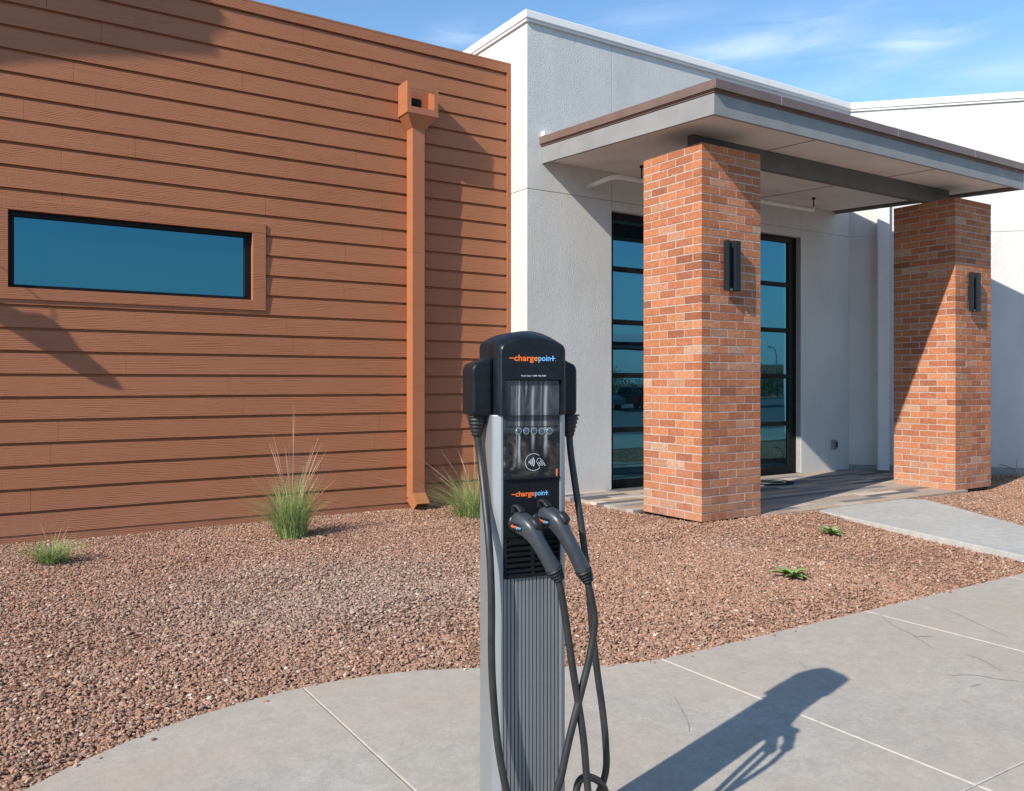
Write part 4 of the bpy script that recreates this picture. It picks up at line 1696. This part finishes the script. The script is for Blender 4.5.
# stickers on the connectors' left cheeks
for con, G in ((conA, gripA), (conB, gripB)):
    p0, p1 = Vector(G[0][:3]), Vector(G[1][:3])
    c_ = p0.lerp(p1, .95) + Vector((-.0290, -.0215, -.006))
    mb = MB()
    T_ = Matrix.Translation(c_) @ Matrix.Rotation(R(-50), 4, 'Z') @ Matrix.Rotation(R(12), 4, 'Y')
    n0 = len(mb.v)
    m2 = MB()
    m2.box((-.020, -.0015, -.009), (.020, .004, .009), None, 2)
    text_mb(m2, 'charge', -.017, -.004, .020, .013, -.0022, 0, .02)
    text_mb(m2, 'poin+', .0035, -.004, .014, .013, -.0022, 1, .015)
    m2.v = [tuple(T_ @ Vector(q)) for q in m2.v]
    m2.build('sticker', [M['orange'], M['blue'], M['black']], con)

# ------------------------------------------------------------------ unseen shapes added off-frame, cut to cast the shadows on the brown wall
def back_along(px, py, dv):
    p = at(px, py, VS - .012)
    k_ = dv / SUN.y
    return p - SUN * k_


cn = empty('added_shadow_canopy', (-4.1, 9.04, 0))  # added slab and post, outline projected back from the wall shadow
CNL = (-4.1, 9.04, 0)
tag(cn, 'unseen brown slab added to cast the upper shadow on the brown wall', 'canopy')
sh = [(-90, 78), (0, 60.7), (25, 57), (63, 53.5), (126, 52), (212, 51), (214, 45), (209, 41), (209, 33), (220, 24), (222, 14), (205, -6), (160, -40), (60, -90), (-90, -60)]
ps = [back_along(x, y, 1.0) for x, y in sh]
mb = MB()
mb.prism([(p.x, p.z) for p in ps], 9.02, 9.055, 'y')
rel(mb, CNL).build('slab', M['cap'], cn)
mb = MB()
mb.box((-4.2, 8.98, -.05), (-4.05, 9.10, 7.7))
rel(mb, CNL).build('post', M['beam'], cn)

lp_ = empty('added_shadow_plant', (-3.4, 9.45, -.03))  # added leaf and stem, shaped only to throw the lower wall shadow
LPL = (-3.4, 9.45, -.03)
tag(lp_, 'unseen leaf shape on a stem added to cast the shadow below the strip window', 'shadow caster')
sh = [(-30, 292), (0, 302), (24.6, 313), (41, 313.6), (54.7, 321), (68, 332), (79, 347), (93, 359.5), (109, 372), (120, 384), (124, 391), (115, 389.6), (98, 384), (74, 370.5), (44, 351), (0, 324), (-30, 305)]
ps = [back_along(x, y, .6) for x, y in sh]
mb = MB()
mb.prism([(p.x, p.z) for p in ps], 9.435, 9.443, 'y')
rel(mb, LPL).build('leaf', M['leaf'], lp_)
mb = MB()
ps = [back_along(x, y, .6) for x, y in ((-30, 255), (0, 268), (16, 277.5), (33, 292.5), (48, 305), (54, 313), (53, 320), (48, 322))]
mb.loft(spline(ps, 4), .006, 6)
rel(mb, LPL).build('shadow_tendril', M['bark'], lp_)
q0, q1 = back_along(-30, 298, .6), back_along(-30, 255, .6)
mb = MB()
mb.loft(spline([(-3.4, 9.45, -.05), (-3.3, 9.45, 2.0), (-2.9, 9.445, 3.2), tuple(q0)], 6), .035, 8)
mb.loft(spline([(-3.0, 9.445, 3.0), (-2.6, 9.44, 3.7), tuple(q1)], 5), .012, 8)
rel(mb, LPL).build('stem', M['bark'], lp_)

# ------------------------------------------------------------------ across the car park (seen in the glass)
rt = random.Random(21)


def bush(x, y, s_, h_, label, grp='shrubs beyond the car park'):
    root = empty('shrub', (x, y, -.15))
    tag(root, label, 'shrub', grp)
    mb = MB()
    nl_ = int(900 * min(2.2, s_))
    cl_ = [(Vector((rt.uniform(-s_, s_), rt.uniform(-s_, s_), rt.uniform(.35, .8) * h_)), rt.uniform(.4, .75) * s_) for _ in range(9)]
    for _ in range(nl_):
        c, r_ = rt.choice(cl_)
        d_ = Vector((rt.gauss(0, 1), rt.gauss(0, 1), rt.gauss(0, .8))).normalized() * r_ * rt.uniform(.5, 1)
        p = c + d_
        p.z = max(.05, p.z)
        a = Vector((rt.gauss(0, 1), rt.gauss(0, 1), rt.gauss(0, 1))).normalized()
        b = a.orthogonal().normalized()
        q = rt.uniform(.07, .13)
        g = rt.uniform(.5, 1.4)
        mb.add([p - a * q, p + b * q * .6, p + a * q, p - b * q * .6], [(0, 1, 2, 3)], (.075 * g, .10 * g, .035 * g))
    mb.build('foliage', M['foliage'], root)
    mb = MB()
    for _ in range(4):
        c, r_ = rt.choice(cl_)
        mb.loft([(0, 0, 0), tuple(c * .5 + Vector((0, 0, .1))), tuple(c)], [.05, .03, .015], 6)
    mb.build('stem', M['bark'], root)


kb = MB()
kb.box((-60, -42.2, -.35), (80, -42, .0))
tag(kb.build('far_kerb', M['concrete_path']), kind='structure')
pos = [(18, -44, 1.6, 1.5), (24, -45, 1.9, 1.7), (30, -46, 2.2, 2.0), (36, -45, 2.0, 1.7), (42, -47, 2.4, 2.1), (48, -46, 1.9, 1.8), (54, -48, 2.6, 2.4), (61, -47, 2.2, 2.1), (68, -49, 2.6, 2.3),
       (74, -50, 3.0, 2.5), (82, -52, 3.0, 2.6), (88, -50, 3.0, 2.4), (95, -53, 3.2, 2.8)]
nm = ['first', 'second', 'third', 'fourth', 'fifth', 'sixth', 'seventh', 'eighth', 'ninth', 'tenth', 'eleventh', 'twelfth', 'thirteenth', 'last']
order = sorted(range(len(pos)), key=lambda i: pos[i][0])
for k_, i in enumerate(order):
    bush(*pos[i], f'dusty green shrub beyond the far kerb of the car park, {nm[k_]} of the row')
for i, (x, y, sw, hh, lab) in enumerate(((100, -74, 9, 3.2, 'low tan house with a brown tiled roof, nearest of the far houses'),
                                         (116, -80, 10, 3.6, 'low tan house behind the shrubs, middle of the far houses'),
                                         (133, -84, 11, 3.8, 'wide tan house with a tiled roof, farthest of the far houses'))):
    hs = empty('house', (x, y, -.36))
    tag(hs, lab, 'house', 'houses across the car park')
    mb = MB(); mb.box((-sw / 2, -3, 0), (sw / 2, 3, hh)); mb.build('wall', M['white_wall'], hs)
    mb = MB(); mb.prism([(-3.6, hh), (3.6, hh), (0, hh + 1.7)], -sw / 2 - .4, sw / 2 + .4, 'x'); mb.build('roof', M['tile'], hs)
    for q in (-2.4, 1.6):
        mb = MB(); mb.box((q, 3.0, 1.0), (q + 1.2, 3.04, 2.1)); mb.build('window', M['glass'], hs)
# street lamp
slp = empty('street_lamp', (86, -52, -.36))
tag(slp, 'tall grey street lamp with one curved arm beyond the car park', 'street lamp')
mb = MB(); mb.loft([(0, 0, 0), (0, 0, 5.6)], [.11, .07], 10); mb.build('pole', M['beam'], slp)
mb = MB(); mb.loft(spline([(0, 0, 5.3), (-.8, .4, 6.3), (-2.4, 1.0, 6.5)], 6), .05, 8); mb.build('arm', M['beam'], slp)
mb = MB(); mb.loft([(-2.2, .9, 6.5), (-2.8, 1.2, 6.45), (-3.3, 1.4, 6.4)], [(.12, .06), (.25, .10), (.1, .05)], 10); mb.build('lamp_head', M['beam'], slp)
# carport
cpn = empty('carport', (37, -25, -.15))
tag(cpn, 'long white steel carport with a curved roof over the parking bays', 'carport')
mb = MB()
arcp = [(-3.2 + 6.4 * i / 12, 4.35 + .75 * math.sin(math.pi * i / 12)) for i in range(13)]
arcp += [(x, z - .14) for x, z in reversed(arcp)]
mb.prism(arcp, -9, 9, 'x')
mb.build('roof', M['carport'], cpn)
mb = MB()
mb.box((-9, 3.16, 4.10), (9, 3.24, 4.36)); mb.box((-9, -3.24, 4.10), (9, -3.16, 4.36))
mb.build('gutter', M['black_frame'], cpn)
for x in (-8, -4, 0, 4, 8):
    mb = MB(); mb.box((x - .1, -.6, 0), (x + .1, -.4, 4.9)); mb.build('post', M['black_frame'], cpn)
# parked cars under it
for i, (x, col, lab) in enumerate(((31.0, (.03, .03, .035), 'black parked car, left one under the carport'), (35.2, (.30, .31, .32), 'silver parked car under the middle of the carport'),
                                   (39.3, (.10, .02, .02), 'dark red parked car under the right end of the carport'))):
    pm = simple('car_paint_%d' % i, col, .25, .5, var=.02)
    c_ = empty('parked_car', (x, -25, -.15))
    tag(c_, lab, 'car', 'cars parked under the carport')
    mb = MB()
    prof = [(-2.25, .35), (2.2, .35), (2.28, .75), (1.35, .95), (-2.0, 1.0), (-2.28, .8)]
    mb.prism(prof, -.88, .88, 'x'); mb.build('body', pm, c_, bevel=.06, seg=3)
    mb = MB()
    mb.prism([(-1.85, 1.0), (1.15, .96), (.45, 1.44), (-1.25, 1.46)], -.74, .74, 'x'); mb.build('cabin', M['glass'], c_, bevel=.05, seg=3)
    for sx_ in (-.86, .86):
        for sy_ in (-1.4, 1.4):
            mb = MB(); mb.loft([(sx_ - .1, sy_, .33), (sx_ + .1, sy_, .33)], .33, 18); mb.build('wheel', M['rubber'], c_)
